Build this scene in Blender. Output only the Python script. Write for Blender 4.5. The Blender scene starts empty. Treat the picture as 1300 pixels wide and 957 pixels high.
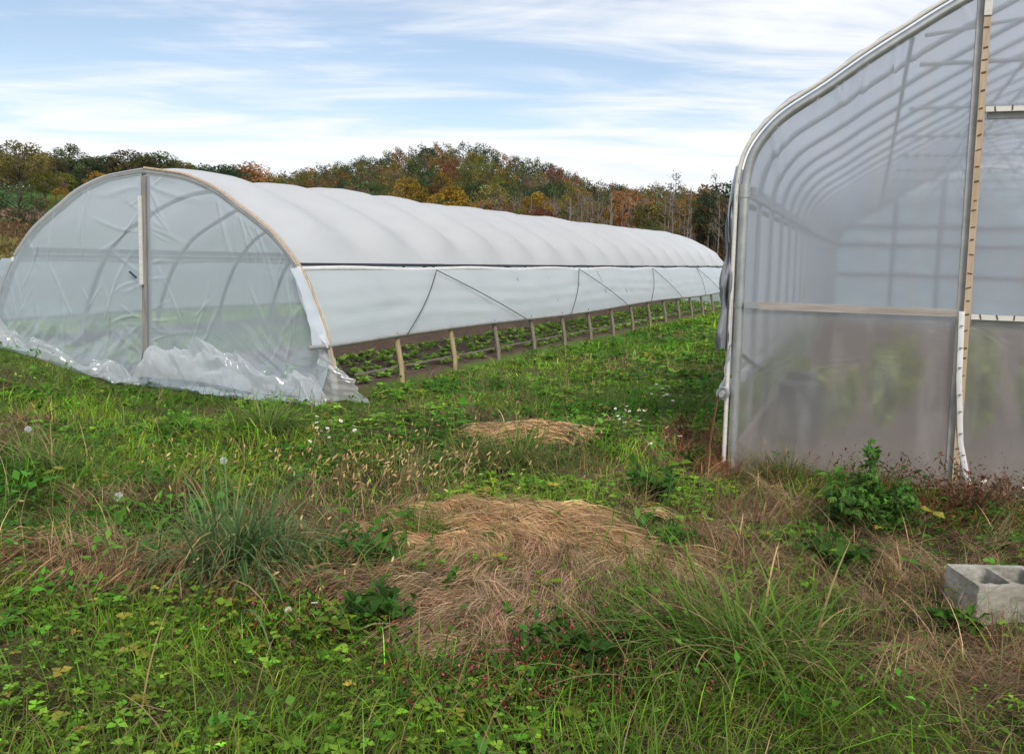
import bpy, math
import numpy as np
from mathutils import Matrix, Vector

SC = bpy.context.scene
COL = SC.collection
R = math.radians
RNG = np.random.default_rng(7)

# ------------------------------------------------------------------ camera
F_PX, PITCH, ROLL, EYE = 1161.2, R(-5.213), R(1.428), 1.6
cam_data = bpy.data.cameras.new('camera')
cam_data.sensor_fit = 'HORIZONTAL'
cam_data.sensor_width = 36.0
cam_data.lens = F_PX / 1300 * 36
cam_data.shift_y = -(478.5 - 431.1) / 1300
cam_data.clip_start = 0.05
cam_data.clip_end = 6000
cam = bpy.data.objects.new('camera', cam_data)
COL.objects.link(cam)
SC.camera = cam
_c, _s = math.cos(ROLL), math.sin(ROLL)
_r0 = Vector((1, 0, 0)); _f = Vector((0, math.cos(PITCH), math.sin(PITCH)))
_u0 = Vector((0, -math.sin(PITCH), math.cos(PITCH)))
_rt = _c * _r0 + _s * _u0; _up = _c * _u0 - _s * _r0; _bk = -_f
cam.matrix_world = Matrix(((_rt.x, _up.x, _bk.x, 0), (_rt.y, _up.y, _bk.y, 0), (_rt.z, _up.z, _bk.z, EYE), (0, 0, 0, 1)))

# ------------------------------------------------------------------ light
SUN_EL, SUN_AZ = R(42), R(168)          # azimuth clockwise from +y: behind the camera, a little to its right
world = bpy.data.worlds.new('World'); SC.world = world
world.use_nodes = True
wn, wl = world.node_tree.nodes, world.node_tree.links
wn.clear()
def N(tree, typ, **kw):
    n = tree.nodes.new(typ)
    for k, v in kw.items():
        if k.startswith('i_'):
            key = k[2:]
            n.inputs[int(key) if key.isdigit() else key.replace('__', ' ')].default_value = v
        else:
            setattr(n, k, v)
    return n
W = world.node_tree
sky = N(W, 'ShaderNodeTexSky', sky_type='NISHITA', sun_disc=False, sun_elevation=SUN_EL, sun_rotation=SUN_AZ,
        altitude=100, air_density=1.0, dust_density=0.3, ozone_density=1.6)
tc = N(W, 'ShaderNodeTexCoord')
sep = N(W, 'ShaderNodeSeparateXYZ'); wl.new(tc.outputs['Generated'], sep.inputs[0])
zz = N(W, 'ShaderNodeMath', operation='MAXIMUM', i_1=0.0); wl.new(sep.outputs['Z'], zz.inputs[0])
za = N(W, 'ShaderNodeMath', operation='ADD', i_1=0.07); wl.new(zz.outputs[0], za.inputs[0])
dx = N(W, 'ShaderNodeMath', operation='DIVIDE'); wl.new(sep.outputs['X'], dx.inputs[0]); wl.new(za.outputs[0], dx.inputs[1])
dy = N(W, 'ShaderNodeMath', operation='DIVIDE'); wl.new(sep.outputs['Y'], dy.inputs[0]); wl.new(za.outputs[0], dy.inputs[1])
cmb = N(W, 'ShaderNodeCombineXYZ', i_Z=0.0); wl.new(dx.outputs[0], cmb.inputs[0]); wl.new(dy.outputs[0], cmb.inputs[1])
mp1 = N(W, 'ShaderNodeMapping'); wl.new(cmb.outputs[0], mp1.inputs[0])
mp1.inputs['Location'].default_value = (3.1, 1.7, 0); mp1.inputs['Rotation'].default_value = (0, 0, R(9)); mp1.inputs['Scale'].default_value = (0.17, 0.52, 1)
n1 = N(W, 'ShaderNodeTexNoise', i_Scale=1.0, i_Detail=7.0, i_Roughness=0.56, i_Distortion=0.5); wl.new(mp1.outputs[0], n1.inputs['Vector'])
mp2 = N(W, 'ShaderNodeMapping'); wl.new(cmb.outputs[0], mp2.inputs[0])
mp2.inputs['Rotation'].default_value = (0, 0, R(-14)); mp2.inputs['Scale'].default_value = (0.8, 1.7, 1)
n2 = N(W, 'ShaderNodeTexNoise', i_Scale=1.0, i_Detail=8.0, i_Roughness=0.6, i_Distortion=0.7); wl.new(mp2.outputs[0], n2.inputs['Vector'])
mx = N(W, 'ShaderNodeMath', operation='MULTIPLY_ADD', i_1=0.5); wl.new(n2.outputs['Fac'], mx.inputs[0]); wl.new(n1.outputs['Fac'], mx.inputs[2])
ramp = N(W, 'ShaderNodeMapRange', interpolation_type='SMOOTHSTEP'); wl.new(mx.outputs[0], ramp.inputs['Value'])
ramp.inputs['From Min'].default_value = 0.555; ramp.inputs['From Max'].default_value = 0.81
ramp.inputs['To Min'].default_value = 0.18; ramp.inputs['To Max'].default_value = 1.0
cl2 = N(W, 'ShaderNodeMapRange'); wl.new(n2.outputs['Fac'], cl2.inputs['Value'])
cl2.inputs['From Min'].default_value = 0.3; cl2.inputs['From Max'].default_value = 0.7; cl2.inputs['To Min'].default_value = 0.92; cl2.inputs['To Max'].default_value = 1.04
cloudc = N(W, 'ShaderNodeVectorMath', operation='SCALE'); cloudc.inputs[0].default_value = (7.6, 7.75, 8.0); wl.new(cl2.outputs[0], cloudc.inputs['Scale'])
mixc = N(W, 'ShaderNodeMix', data_type='RGBA'); wl.new(ramp.outputs[0], mixc.inputs['Factor'])
wl.new(sky.outputs[0], mixc.inputs['A']); wl.new(cloudc.outputs[0], mixc.inputs['B'])
bg = N(W, 'ShaderNodeBackground', i_Strength=0.105); wl.new(mixc.outputs['Result'], bg.inputs['Color'])
wo = N(W, 'ShaderNodeOutputWorld'); wl.new(bg.outputs[0], wo.inputs[0])

sun_d = bpy.data.lights.new('sun', 'SUN'); sun_d.energy = 2.2; sun_d.angle = R(16); sun_d.color = (1.0, 0.95, 0.87)
sun = bpy.data.objects.new('sun', sun_d); COL.objects.link(sun)
_sd = Vector((math.sin(SUN_AZ) * math.cos(SUN_EL), math.cos(SUN_AZ) * math.cos(SUN_EL), math.sin(SUN_EL)))
sun.rotation_euler = _sd.to_track_quat('Z', 'Y').to_euler()

SC.view_settings.view_transform = 'Standard'
SC.view_settings.look = 'None'
SC.view_settings.exposure = 0.36
SC.view_settings.gamma = 1.0
SC.render.engine = 'CYCLES'
SC.cycles.use_denoising = True
SC.cycles.max_bounces = 12; SC.cycles.diffuse_bounces = 6; SC.cycles.glossy_bounces = 3
SC.cycles.transmission_bounces = 7; SC.cycles.transparent_max_bounces = 24
SC.cycles.caustics_refractive = True; SC.cycles.caustics_reflective = False
SC.cycles.sample_clamp_indirect = 6.0

# ------------------------------------------------------------------ helpers
def lattice(ix, iy, seed):
    h = np.sin(ix * 127.1 + iy * 311.7 + seed * 74.7) * 43758.5453
    return h - np.floor(h)
def vnoise(x, y, seed=0, octaves=1):
    tot = 0.0; amp = 1.0; norm = 0.0
    x = np.asarray(x, float); y = np.asarray(y, float)
    for o in range(octaves):
        ix, iy = np.floor(x), np.floor(y); fx, fy = x - ix, y - iy
        fx = fx * fx * (3 - 2 * fx); fy = fy * fy * (3 - 2 * fy)
        a = lattice(ix, iy, seed + o); b = lattice(ix + 1, iy, seed + o); c = lattice(ix, iy + 1, seed + o); d = lattice(ix + 1, iy + 1, seed + o)
        tot = tot + amp * (a + (b - a) * fx + (c - a) * fy + (a - b - c + d) * fx * fy)
        norm += amp; amp *= 0.5; x = x * 2.03 + 7.1; y = y * 2.03 + 3.3
    return tot / norm
def sstep(a, b, x):
    t = np.clip((np.asarray(x, float) - a) / (b - a), 0, 1)
    return t * t * (3 - 2 * t)
def lerp(a, b, t):
    return a + (b - a) * t

def crumple(x, y, seed, freqs=(2.2, 3.1, 4.7, 6.5, 9.0), warp=.25):
    """creased sheet: sum of straight-sided folds in random directions, about -1..1"""
    rg = np.random.default_rng(seed); x = np.asarray(x, float); y = np.asarray(y, float)
    wx = warp * (vnoise(x * 1.7, y * 1.7, seed + 3, 2) - .5); wy = warp * (vnoise(x * 1.7, y * 1.7, seed + 4, 2) - .5); t = 0.0; nn = 0.0
    for f in freqs:
        a = rg.uniform(0, np.pi); u = ((x + wx) * np.cos(a) + (y + wy) * np.sin(a)) * f + rg.uniform(0, 1); am = 1 / f ** .8 * (.4 + 1.2 * vnoise(x * 2 + f, y * 2, seed + 9, 1))
        t = t + am * (4 * np.abs(u - np.floor(u + .5)) - 1); nn += 1 / f ** .8
    return t / nn
def mesh_np(name, V, quads=None, tris=None, col=None, smooth=True):
    me = bpy.data.meshes.new(name)
    V = np.asarray(V, np.float32).reshape(-1, 3)
    q = np.zeros((0, 4), np.int32) if quads is None else np.asarray(quads, np.int32).reshape(-1, 4)
    t = np.zeros((0, 3), np.int32) if tris is None else np.asarray(tris, np.int32).reshape(-1, 3)
    me.vertices.add(len(V)); me.vertices.foreach_set('co', V.ravel())
    nl = q.size + t.size
    me.loops.add(nl); me.loops.foreach_set('vertex_index', np.concatenate([q.ravel(), t.ravel()]))
    me.polygons.add(len(q) + len(t))
    st = np.concatenate([np.arange(len(q)) * 4, q.size + np.arange(len(t)) * 3]).astype(np.int32)
    me.polygons.foreach_set('loop_start', st)
    me.update(calc_edges=True)
    me.polygons.foreach_set('use_smooth', np.full(len(q) + len(t), smooth))
    if col is not None:
        ca = me.color_attributes.new('Col', 'FLOAT_COLOR', 'POINT')
        c4 = np.ones((len(V), 4), np.float32); c4[:, :3] = np.asarray(col, np.float32)
        ca.data.foreach_set('color', c4.ravel())
    return me

class MB:
    """collects shapes for one mesh"""
    def __init__(self): self.V = []; self.Q = []; self.T = []; self.n = 0
    def add(self, V, Q=None, T=None):
        V = np.asarray(V, float).reshape(-1, 3)
        if Q is not None and len(Q): self.Q.append(np.asarray(Q, int).reshape(-1, 4) + self.n)
        if T is not None and len(T): self.T.append(np.asarray(T, int).reshape(-1, 3) + self.n)
        self.V.append(V); self.n += len(V); return self
    def tube(self, P, r, n=8, cap=True):
        P = np.asarray(P, float); m = len(P); r = np.broadcast_to(np.asarray(r, float), (m,))
        T = np.gradient(P, axis=0); T /= np.linalg.norm(T, axis=1)[:, None] + 1e-12
        ref = np.array([0.0, 0, 1]) if abs(T[0][2]) < 0.9 else np.array([1.0, 0, 0])
        a = np.cross(T[0], ref); a /= np.linalg.norm(a); rings = []
        ang = np.arange(n) * 2 * np.pi / n
        for i in range(m):
            a = a - T[i] * (a @ T[i]); a /= np.linalg.norm(a) + 1e-12; b = np.cross(T[i], a)
            rings.append(P[i] + r[i] * (np.cos(ang)[:, None] * a + np.sin(ang)[:, None] * b))
        V = np.concatenate(rings); i = np.arange(m - 1)[:, None] * n; j = np.arange(n)[None, :]; k = (np.arange(n)[None, :] + 1) % n
        Q = np.stack([i + j, i + k, i + n + k, i + n + j], -1).reshape(-1, 4)
        Tt = []
        if cap:
            for c, base in ((P[0], 0), (P[-1], (m - 1) * n)):
                V = np.vstack([V, c[None]]); ci = len(V) - 1
                for jj in range(n): Tt.append((ci, base + (jj + 1) % n, base + jj) if base == 0 else (ci, base + jj, base + (jj + 1) % n))
        return self.add(V, Q, Tt)
    def beam(self, p, q, w, h, up=(0, 0, 1)):
        """box from p to q, w across, h along up"""
        p = np.asarray(p, float); q = np.asarray(q, float); d = q - p; d /= np.linalg.norm(d)
        up = np.asarray(up, float); up = up - d * (up @ d); up /= np.linalg.norm(up); s = np.cross(d, up)
        V = [e + s * a * w / 2 + up * b * h / 2 for e in (p, q) for a, b in ((-1, -1), (1, -1), (1, 1), (-1, 1))]
        return self.add(V, [(0, 1, 2, 3), (7, 6, 5, 4), (0, 4, 5, 1), (1, 5, 6, 2), (2, 6, 7, 3), (3, 7, 4, 0)])
    def grid(self, P):
        """P (a,b,3) sheet"""
        a, b = P.shape[:2]; i = np.arange(a - 1)[:, None] * b; j = np.arange(b - 1)[None, :]
        return self.add(P.reshape(-1, 3), np.stack([i + j, i + j + 1, i + b + j + 1, i + b + j], -1).reshape(-1, 4))
    def mesh(self, name, smooth=True, col=None):
        me = mesh_np(name, np.concatenate(self.V), np.concatenate(self.Q) if self.Q else None, np.concatenate(self.T) if self.T else None, col, smooth)
        if smooth and self.n < 20000: me.set_sharp_from_angle(angle=R(50))
        return me

def link(name, me, mat=None, parent=None):
    o = bpy.data.objects.new(name, me); COL.objects.link(o)
    if mat is not None and not me.materials: me.materials.append(mat)
    if parent is not None: o.parent = parent
    return o
def tag(o, label=None, cat=None, group=None, kind=None):
    if label: o['label'] = label
    if cat: o['category'] = cat
    if group: o['group'] = group
    if kind: o['kind'] = kind
    return o
def empty(name, loc, rz=0.0, **kw):
    o = bpy.data.objects.new(name, None); COL.objects.link(o)
    o.location = loc; o.rotation_euler = (0, 0, rz); o.empty_display_size = 0.2
    return tag(o, **kw)

# ------------------------------------------------------------------ materials
def mat(name):
    m = bpy.data.materials.new(name); m.use_nodes = True; m.node_tree.nodes.clear(); return m, m.node_tree
def out(t, sh):
    o = t.nodes.new('ShaderNodeOutputMaterial'); t.links.new(sh, o.inputs['Surface']); return o
def solid(name, c1, c2, scale=6.0, rough=0.6, metal=0.0, bump=0.2, stretch=(1, 1, 1), detail=6, bdist=0.01):
    m, t = mat(name)
    co = N(t, 'ShaderNodeTexCoord'); mp = N(t, 'ShaderNodeMapping'); t.links.new(co.outputs['Object'], mp.inputs[0]); mp.inputs['Scale'].default_value = stretch
    nz = N(t, 'ShaderNodeTexNoise', i_Scale=scale, i_Detail=detail, i_Roughness=0.65); t.links.new(mp.outputs[0], nz.inputs['Vector'])
    mr = N(t, 'ShaderNodeMapRange'); t.links.new(nz.outputs['Fac'], mr.inputs['Value']); mr.inputs['From Min'].default_value = 0.3; mr.inputs['From Max'].default_value = 0.7
    mx = N(t, 'ShaderNodeMix', data_type='RGBA'); mx.inputs['A'].default_value = (*c1, 1); mx.inputs['B'].default_value = (*c2, 1); t.links.new(mr.outputs[0], mx.inputs['Factor'])
    p = N(t, 'ShaderNodeBsdfPrincipled', i_Roughness=rough, i_Metallic=metal); t.links.new(mx.outputs['Result'], p.inputs['Base Color'])
    if bump:
        b = N(t, 'ShaderNodeBump', i_Strength=bump, i_Distance=bdist); t.links.new(nz.outputs['Fac'], b.inputs['Height']); t.links.new(b.outputs[0], p.inputs['Normal'])
    out(t, p.outputs[0]); return m
def leafy(name, rough=0.5, trans=0.3, objcol=False, spec=0.35):
    m, t = mat(name)
    a = N(t, 'ShaderNodeVertexColor', layer_name='Col'); c = a.outputs['Color']
    if objcol:
        oi = N(t, 'ShaderNodeObjectInfo'); mm = N(t, 'ShaderNodeMix', data_type='RGBA', blend_type='MULTIPLY'); mm.inputs['Factor'].default_value = 1
        t.links.new(c, mm.inputs['A']); t.links.new(oi.outputs['Color'], mm.inputs['B']); c = mm.outputs['Result']
    p = N(t, 'ShaderNodeBsdfPrincipled', i_Roughness=rough); p.inputs['Specular IOR Level'].default_value = spec; t.links.new(c, p.inputs['Base Color'])
    tr = N(t, 'ShaderNodeBsdfTranslucent'); t.links.new(c, tr.inputs['Color'])
    mx = N(t, 'ShaderNodeMixShader', i_0=trans); t.links.new(p.outputs[0], mx.inputs[1]); t.links.new(tr.outputs[0], mx.inputs[2])
    out(t, mx.outputs[0]); return m
def film(name, color, clear=0.3, grazing=0.35, trans=0.5, gloss_rough=0.25, var=0.2, nscale=1.2, stretch=(1, 1, 1), stain=None, wrinkle=0.0, wscale=6.0, wstretch=(1, 1, 1), blur=None, specular=0.5, low=False):
    """plastic sheet: part see-through, part milky; milkier where seen edge-on"""
    m, t = mat(name); L = t.links
    co = N(t, 'ShaderNodeTexCoord'); mp = N(t, 'ShaderNodeMapping'); L.new(co.outputs['Object'], mp.inputs[0]); mp.inputs['Scale'].default_value = stretch
    nz = N(t, 'ShaderNodeTexNoise', i_Scale=nscale, i_Detail=7.0, i_Roughness=0.6, i_Distortion=0.6); L.new(mp.outputs[0], nz.inputs['Vector'])
    normal = None
    if wrinkle:
        mp2 = N(t, 'ShaderNodeMapping'); L.new(co.outputs['Object'], mp2.inputs[0]); mp2.inputs['Scale'].default_value = wstretch
        wz = N(t, 'ShaderNodeTexNoise', i_Scale=wscale, i_Detail=4.0, i_Roughness=0.5, i_Distortion=0.9); L.new(mp2.outputs[0], wz.inputs['Vector'])
        b = N(t, 'ShaderNodeBump', i_Strength=wrinkle, i_Distance=0.03); L.new(wz.outputs['Fac'], b.inputs['Height']); normal = b.outputs[0]
    base = N(t, 'ShaderNodeRGB'); base.outputs[0].default_value = (*color, 1); colr = base.outputs[0]
    if stain:
        sc_, ss_, scol, lo, hi = stain
        mp3 = N(t, 'ShaderNodeMapping'); L.new(co.outputs['Object'], mp3.inputs[0]); mp3.inputs['Scale'].default_value = ss_
        sz = N(t, 'ShaderNodeTexNoise', i_Scale=sc_, i_Detail=6.0, i_Roughness=0.6); L.new(mp3.outputs[0], sz.inputs['Vector'])
        sr = N(t, 'ShaderNodeMapRange'); L.new(sz.outputs['Fac'], sr.inputs['Value']); sr.inputs['From Min'].default_value = lo; sr.inputs['From Max'].default_value = hi
        sm = N(t, 'ShaderNodeMix', data_type='RGBA'); L.new(sr.outputs[0], sm.inputs['Factor']); L.new(colr, sm.inputs['A']); sm.inputs['B'].default_value = (*scol, 1); colr = sm.outputs['Result']
    df = N(t, 'ShaderNodeBsdfDiffuse'); tl = N(t, 'ShaderNodeBsdfTranslucent'); L.new(colr, df.inputs[0]); L.new(colr, tl.inputs[0])
    milky = N(t, 'ShaderNodeMixShader', i_0=trans); L.new(df.outputs[0], milky.inputs[1]); L.new(tl.outputs[0], milky.inputs[2])
    if blur:
        cl = N(t, 'ShaderNodeBsdfRefraction', i_Roughness=blur[0], i_IOR=blur[1]); cl.inputs[0].default_value = (0.95, 0.96, 0.98, 1)
        tp = N(t, 'ShaderNodeBsdfTransparent'); tp.inputs[0].default_value = (0.95, 0.96, 0.98, 1)
        cm = N(t, 'ShaderNodeMixShader', i_0=blur[2]); L.new(tp.outputs[0], cm.inputs[1]); L.new(cl.outputs[0], cm.inputs[2]); clear_out = cm.outputs[0]
    else:
        tp = N(t, 'ShaderNodeBsdfTransparent'); tp.inputs[0].default_value = (0.96, 0.98, 0.99, 1); clear_out = tp.outputs[0]
    lw = N(t, 'ShaderNodeLayerWeight', i_Blend=0.35)
    if normal: L.new(normal, lw.inputs['Normal'])
    # milkiness = 1-clear + var*(noise-.5) + grazing*facing
    a1 = N(t, 'ShaderNodeMath', operation='MULTIPLY_ADD', i_1=var * 2, i_2=1 - clear - var); L.new(nz.outputs['Fac'], a1.inputs[0])
    a2 = N(t, 'ShaderNodeMath', operation='MULTIPLY_ADD', i_1=grazing, use_clamp=True); L.new(lw.outputs['Facing'], a2.inputs[0]); L.new(a1.outputs[0], a2.inputs[2])
    fac_out = a2.outputs[0]
    if low:                                   # scuffed arcs and mud splash on the lower panes
        mo = N(t, 'ShaderNodeMapping'); L.new(co.outputs['Object'], mo.inputs[0]); mo.inputs['Location'].default_value = (-0.95, 0, 0.25)
        wv = N(t, 'ShaderNodeTexWave', wave_type='RINGS', rings_direction='SPHERICAL', i_Scale=7.0, i_Distortion=5.0, i_Detail=4.0); wv.inputs['Detail Scale'].default_value = 1.5; L.new(mo.outputs[0], wv.inputs['Vector'])
        pw_ = N(t, 'ShaderNodeMath', operation='POWER', i_1=7.0); L.new(wv.outputs['Fac'], pw_.inputs[0])
        gate = N(t, 'ShaderNodeTexNoise', i_Scale=3.2, i_Detail=3.0); L.new(co.outputs['Object'], gate.inputs['Vector'])
        gr = N(t, 'ShaderNodeMapRange'); L.new(gate.outputs['Fac'], gr.inputs['Value']); gr.inputs['From Min'].default_value = 0.5; gr.inputs['From Max'].default_value = 0.68; gr.inputs['To Max'].default_value = 0.13
        sc2 = N(t, 'ShaderNodeMath', operation='MULTIPLY_ADD'); L.new(pw_.outputs[0], sc2.inputs[0]); L.new(gr.outputs[0], sc2.inputs[1]); L.new(a2.outputs[0], sc2.inputs[2])
        sz_ = N(t, 'ShaderNodeSeparateXYZ'); L.new(co.outputs['Object'], sz_.inputs[0])
        mh = N(t, 'ShaderNodeMapRange'); L.new(sz_.outputs['Z'], mh.inputs['Value']); mh.inputs['From Min'].default_value = 0.55; mh.inputs['From Max'].default_value = 0.0; mh.inputs['To Max'].default_value = 1.0
        mn = N(t, 'ShaderNodeTexNoise', i_Scale=11.0, i_Detail=8.0, i_Roughness=0.7); L.new(co.outputs['Object'], mn.inputs['Vector'])
        mm_ = N(t, 'ShaderNodeMath', operation='MULTIPLY'); L.new(mh.outputs[0], mm_.inputs[0]); L.new(mn.outputs['Fac'], mm_.inputs[1])
        mud = N(t, 'ShaderNodeMix', data_type='RGBA'); L.new(mm_.outputs[0], mud.inputs['Factor']); L.new(colr, mud.inputs['A']); mud.inputs['B'].default_value = (.34, .27, .19, 1)
        for nd in (df, tl): L.new(mud.outputs['Result'], nd.inputs[0])
        fa = N(t, 'ShaderNodeMath', operation='MULTIPLY_ADD', i_1=0.35, use_clamp=True); L.new(mm_.outputs[0], fa.inputs[0]); L.new(sc2.outputs[0], fa.inputs[2]); fac_out = fa.outputs[0]
    mx = N(t, 'ShaderNodeMixShader'); L.new(fac_out, mx.inputs[0]); L.new(clear_out, mx.inputs[1]); L.new(milky.outputs[0], mx.inputs[2])
    gl = N(t, 'ShaderNodeBsdfGlossy', i_Roughness=gloss_rough); gl.inputs[0].default_value = (1, 1, 1, 1)
    fr = N(t, 'ShaderNodeLayerWeight', i_Blend=0.5)            # same from both sides of the sheet
    fp = N(t, 'ShaderNodeMath', operation='POWER', i_1=4.5); L.new(fr.outputs['Facing'], fp.inputs[0])
    fm = N(t, 'ShaderNodeMath', operation='MULTIPLY_ADD', i_1=0.9 * min(1, specular * 1.6), i_2=0.07 * specular, use_clamp=True); L.new(fp.outputs[0], fm.inputs[0])
    if normal:
        for nd in (df, tl, gl, fr): L.new(normal, nd.inputs['Normal'])
    m2 = N(t, 'ShaderNodeMixShader'); L.new(fm.outputs[0], m2.inputs[0]); L.new(mx.outputs[0], m2.inputs[1]); L.new(gl.outputs[0], m2.inputs[2])
    out(t, m2.outputs[0]); return m

M_GRASS = leafy('grass_blade', 0.6, 0.38, spec=0.10)
M_DRY = leafy('dry_grass', 0.7, 0.15, spec=0.2)
M_LEAF = leafy('weed_leaf', 0.6, 0.32, spec=0.10)
M_CROWN = leafy('tree_leaf', 0.7, 0.45, objcol=True, spec=0.2)
M_BARK = leafy('tree_bark', 0.85, 0.0, objcol=True, spec=0.2)
M_STEEL = solid('galvanised_steel', (0.36, 0.37, 0.37), (0.52, 0.53, 0.53), 9, 0.45, 0.75, 0.1, detail=8)
M_BOW = solid('dull_bow_steel', (0.10, 0.10, 0.10), (0.17, 0.17, 0.17), 7, 0.8, 0.0, 0.1)
M_STEEL_DULL = solid('weathered_steel', (0.30, 0.30, 0.29), (0.47, 0.46, 0.45), 7, 0.55, 0.5, 0.15)
M_WOOD_GREY = solid('weathered_wood', (0.16, 0.145, 0.14), (0.33, 0.31, 0.295), 5, 0.8, 0, 0.4, (6, 6, 0.5))
M_WOOD_TAN = solid('pine_batten', (0.36, 0.25, 0.16), (0.56, 0.44, 0.31), 5, 0.75, 0, 0.3, (7, 7, 0.6))
M_WOOD_BROWN = solid('brown_board', (0.17, 0.13, 0.12), (0.30, 0.24, 0.215), 5, 0.8, 0, 0.35, (0.7, 6, 6))
M_PALE = solid('pale_painted_wood', (0.55, 0.52, 0.47), (0.72, 0.70, 0.66), 6, 0.65, 0, 0.25, (1, 6, 6))
M_LEG = solid('tan_ground_post', (0.30, 0.21, 0.11), (0.46, 0.36, 0.22), 8, 0.8, 0, 0.3, (4, 4, 0.6))
M_LEGDULL = solid('weathered_ground_post', (0.17, 0.14, 0.10), (0.28, 0.23, 0.17), 8, 0.85, 0, 0.3, (4, 4, 0.6))
M_BED = solid('brown_bed_board', (0.24, 0.16, 0.125), (0.38, 0.27, 0.21), 5, 0.8, 0, 0.35, (6, 0.7, 6))
M_RAIL = solid('weathered_rail_board', (0.27, 0.235, 0.21), (0.42, 0.38, 0.345), 5, 0.8, 0, 0.35, (0.7, 6, 6))
M_ROPE = solid('black_rope', (0.02, 0.02, 0.022), (0.06, 0.06, 0.06), 60, 0.8)
M_STAPLE = solid('rusty_staple', (0.09, 0.045, 0.025), (0.16, 0.08, 0.04), 30, 0.7, 0.3)
M_CONC = solid('concrete', (0.17, 0.155, 0.12), (0.44, 0.42, 0.37), 6, 0.95, 0, 0.55, detail=12, bdist=0.012)
M_CLOTH = solid('shade_cloth', (0.16, 0.17, 0.19), (0.28, 0.29, 0.32), 7, 0.85, 0, 0.6, (6, 1, 1), bdist=0.02)
M_DARK = solid('dark_plastic', (0.02, 0.022, 0.03), (0.05, 0.055, 0.07), 4, 0.5)
M_ORANGE = solid('orange_plastic', (0.6, 0.2, 0.03), (0.7, 0.28, 0.05), 4, 0.5)

M_ROOF = film('white_roof_film', (0.95, 0.955, 1.0), clear=0.20, grazing=0.0, trans=0.46, blur=(0.5, 1.15, 1.0), gloss_rough=0.38, var=0.05, nscale=1.5, wrinkle=0.25, wscale=2.2, wstretch=(1, 0.35, 1), stain=(3.0, (0.4, 0.9, 2.0), (0.88, 0.88, 0.94), 0.45, 0.85), specular=0.02)
M_CURTAIN = film('side_curtain_film', (0.86, 0.93, 1.0), clear=0.22, grazing=0.0, trans=0.45, blur=(0.4, 1.12, 1.0), gloss_rough=0.3, var=0.08, nscale=2.0, stretch=(1, 0.3, 3), wrinkle=0.12, wscale=5, wstretch=(1, 0.25, 3.0), stain=(1.0, (0.3, 0.28, 11.0), (0.62, 0.55, 0.47), 0.64, 0.86), specular=0.3)
M_END = film('clear_end_film', (0.66, 0.75, 0.83), clear=0.57, grazing=0.75, trans=0.5, gloss_rough=0.12, var=0.10, nscale=0.9, wrinkle=0.05, wscale=7, specular=0.5)
M_SLUMP = film('slumped_film', (0.86, 0.88, 0.90), clear=0.70, grazing=0.75, trans=0.5, gloss_rough=0.10, var=0.12, nscale=2.5, wrinkle=0.05, wscale=9, specular=0.9)
M_HEND = film('hazy_end_film', (0.55, 0.60, 0.68), clear=0.54, grazing=0.2, trans=0.45, gloss_rough=0.3, var=0.10, nscale=0.9, wrinkle=0.12, wscale=3, wstretch=(1, 1, 0.3), stain=(2.2, (3.0, 1, 0.22), (0.62, 0.60, 0.60), 0.5, 0.8), blur=(0.22, 1.06, 0.85), specular=0.35)
M_HFAR = film('far_end_film', (0.55, 0.62, 0.70), clear=0.12, grazing=0.1, trans=0.6, gloss_rough=0.4, var=0.1, nscale=0.6, stain=(1.0, (1, 1, 3), (.75, .8, .85), .5, .7), specular=0.3)
M_HLOW = film('dusty_end_film', (0.58, 0.56, 0.545), clear=0.70, low=True, grazing=0.2, trans=0.45, gloss_rough=0.3, var=0.20, nscale=1.3, stretch=(1.6, 1, .8), wrinkle=0.10, wscale=3, wstretch=(1, 1, 0.3), stain=(3.0, (2.0, 1, 0.5), (0.88, 0.87, 0.85), 0.48, 0.75), blur=(0.45, 1.07, 0.92), specular=0.35)
M_HROOF = film('aged_roof_film', (0.72, 0.77, 0.86), clear=0.20, grazing=0.1, trans=0.70, gloss_rough=0.4, var=0.05, nscale=1.0, specular=0.3)
M_HSIDE = film('greenhouse_side_film', (0.78, 0.80, 0.84), clear=0.2, grazing=0.15, trans=0.68, gloss_rough=0.3, var=0.08, specular=0.3)
M_RIBBON = solid('white_batten_tape', (0.62, 0.61, 0.60), (0.78, 0.77, 0.76), 9, 0.5)

# ------------------------------------------------------------------ terrain
PSI_T, PSI_H = R(-24.07), R(-21.14)
T0 = np.array([-4.424, 11.040]); H0 = np.array([1.777, 7.224])
def frame(psi):
    Lv = np.array([math.sin(-psi), math.cos(-psi)]); return np.array([Lv[1], -Lv[0]]), Lv
UT, LT = frame(PSI_T); UH, LH = frame(PSI_H)
def t_local(x, y): return (x - T0[0]) * UT[0] + (y - T0[1]) * UT[1], (x - T0[0]) * LT[0] + (y - T0[1]) * LT[1]
def h_local(x, y): return (x - H0[0]) * UH[0] + (y - H0[1]) * UH[1], (x - H0[0]) * LH[0] + (y - H0[1]) * LH[1]
SPACE, NB = 1.41, 17
T_LEN = SPACE * NB

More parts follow.
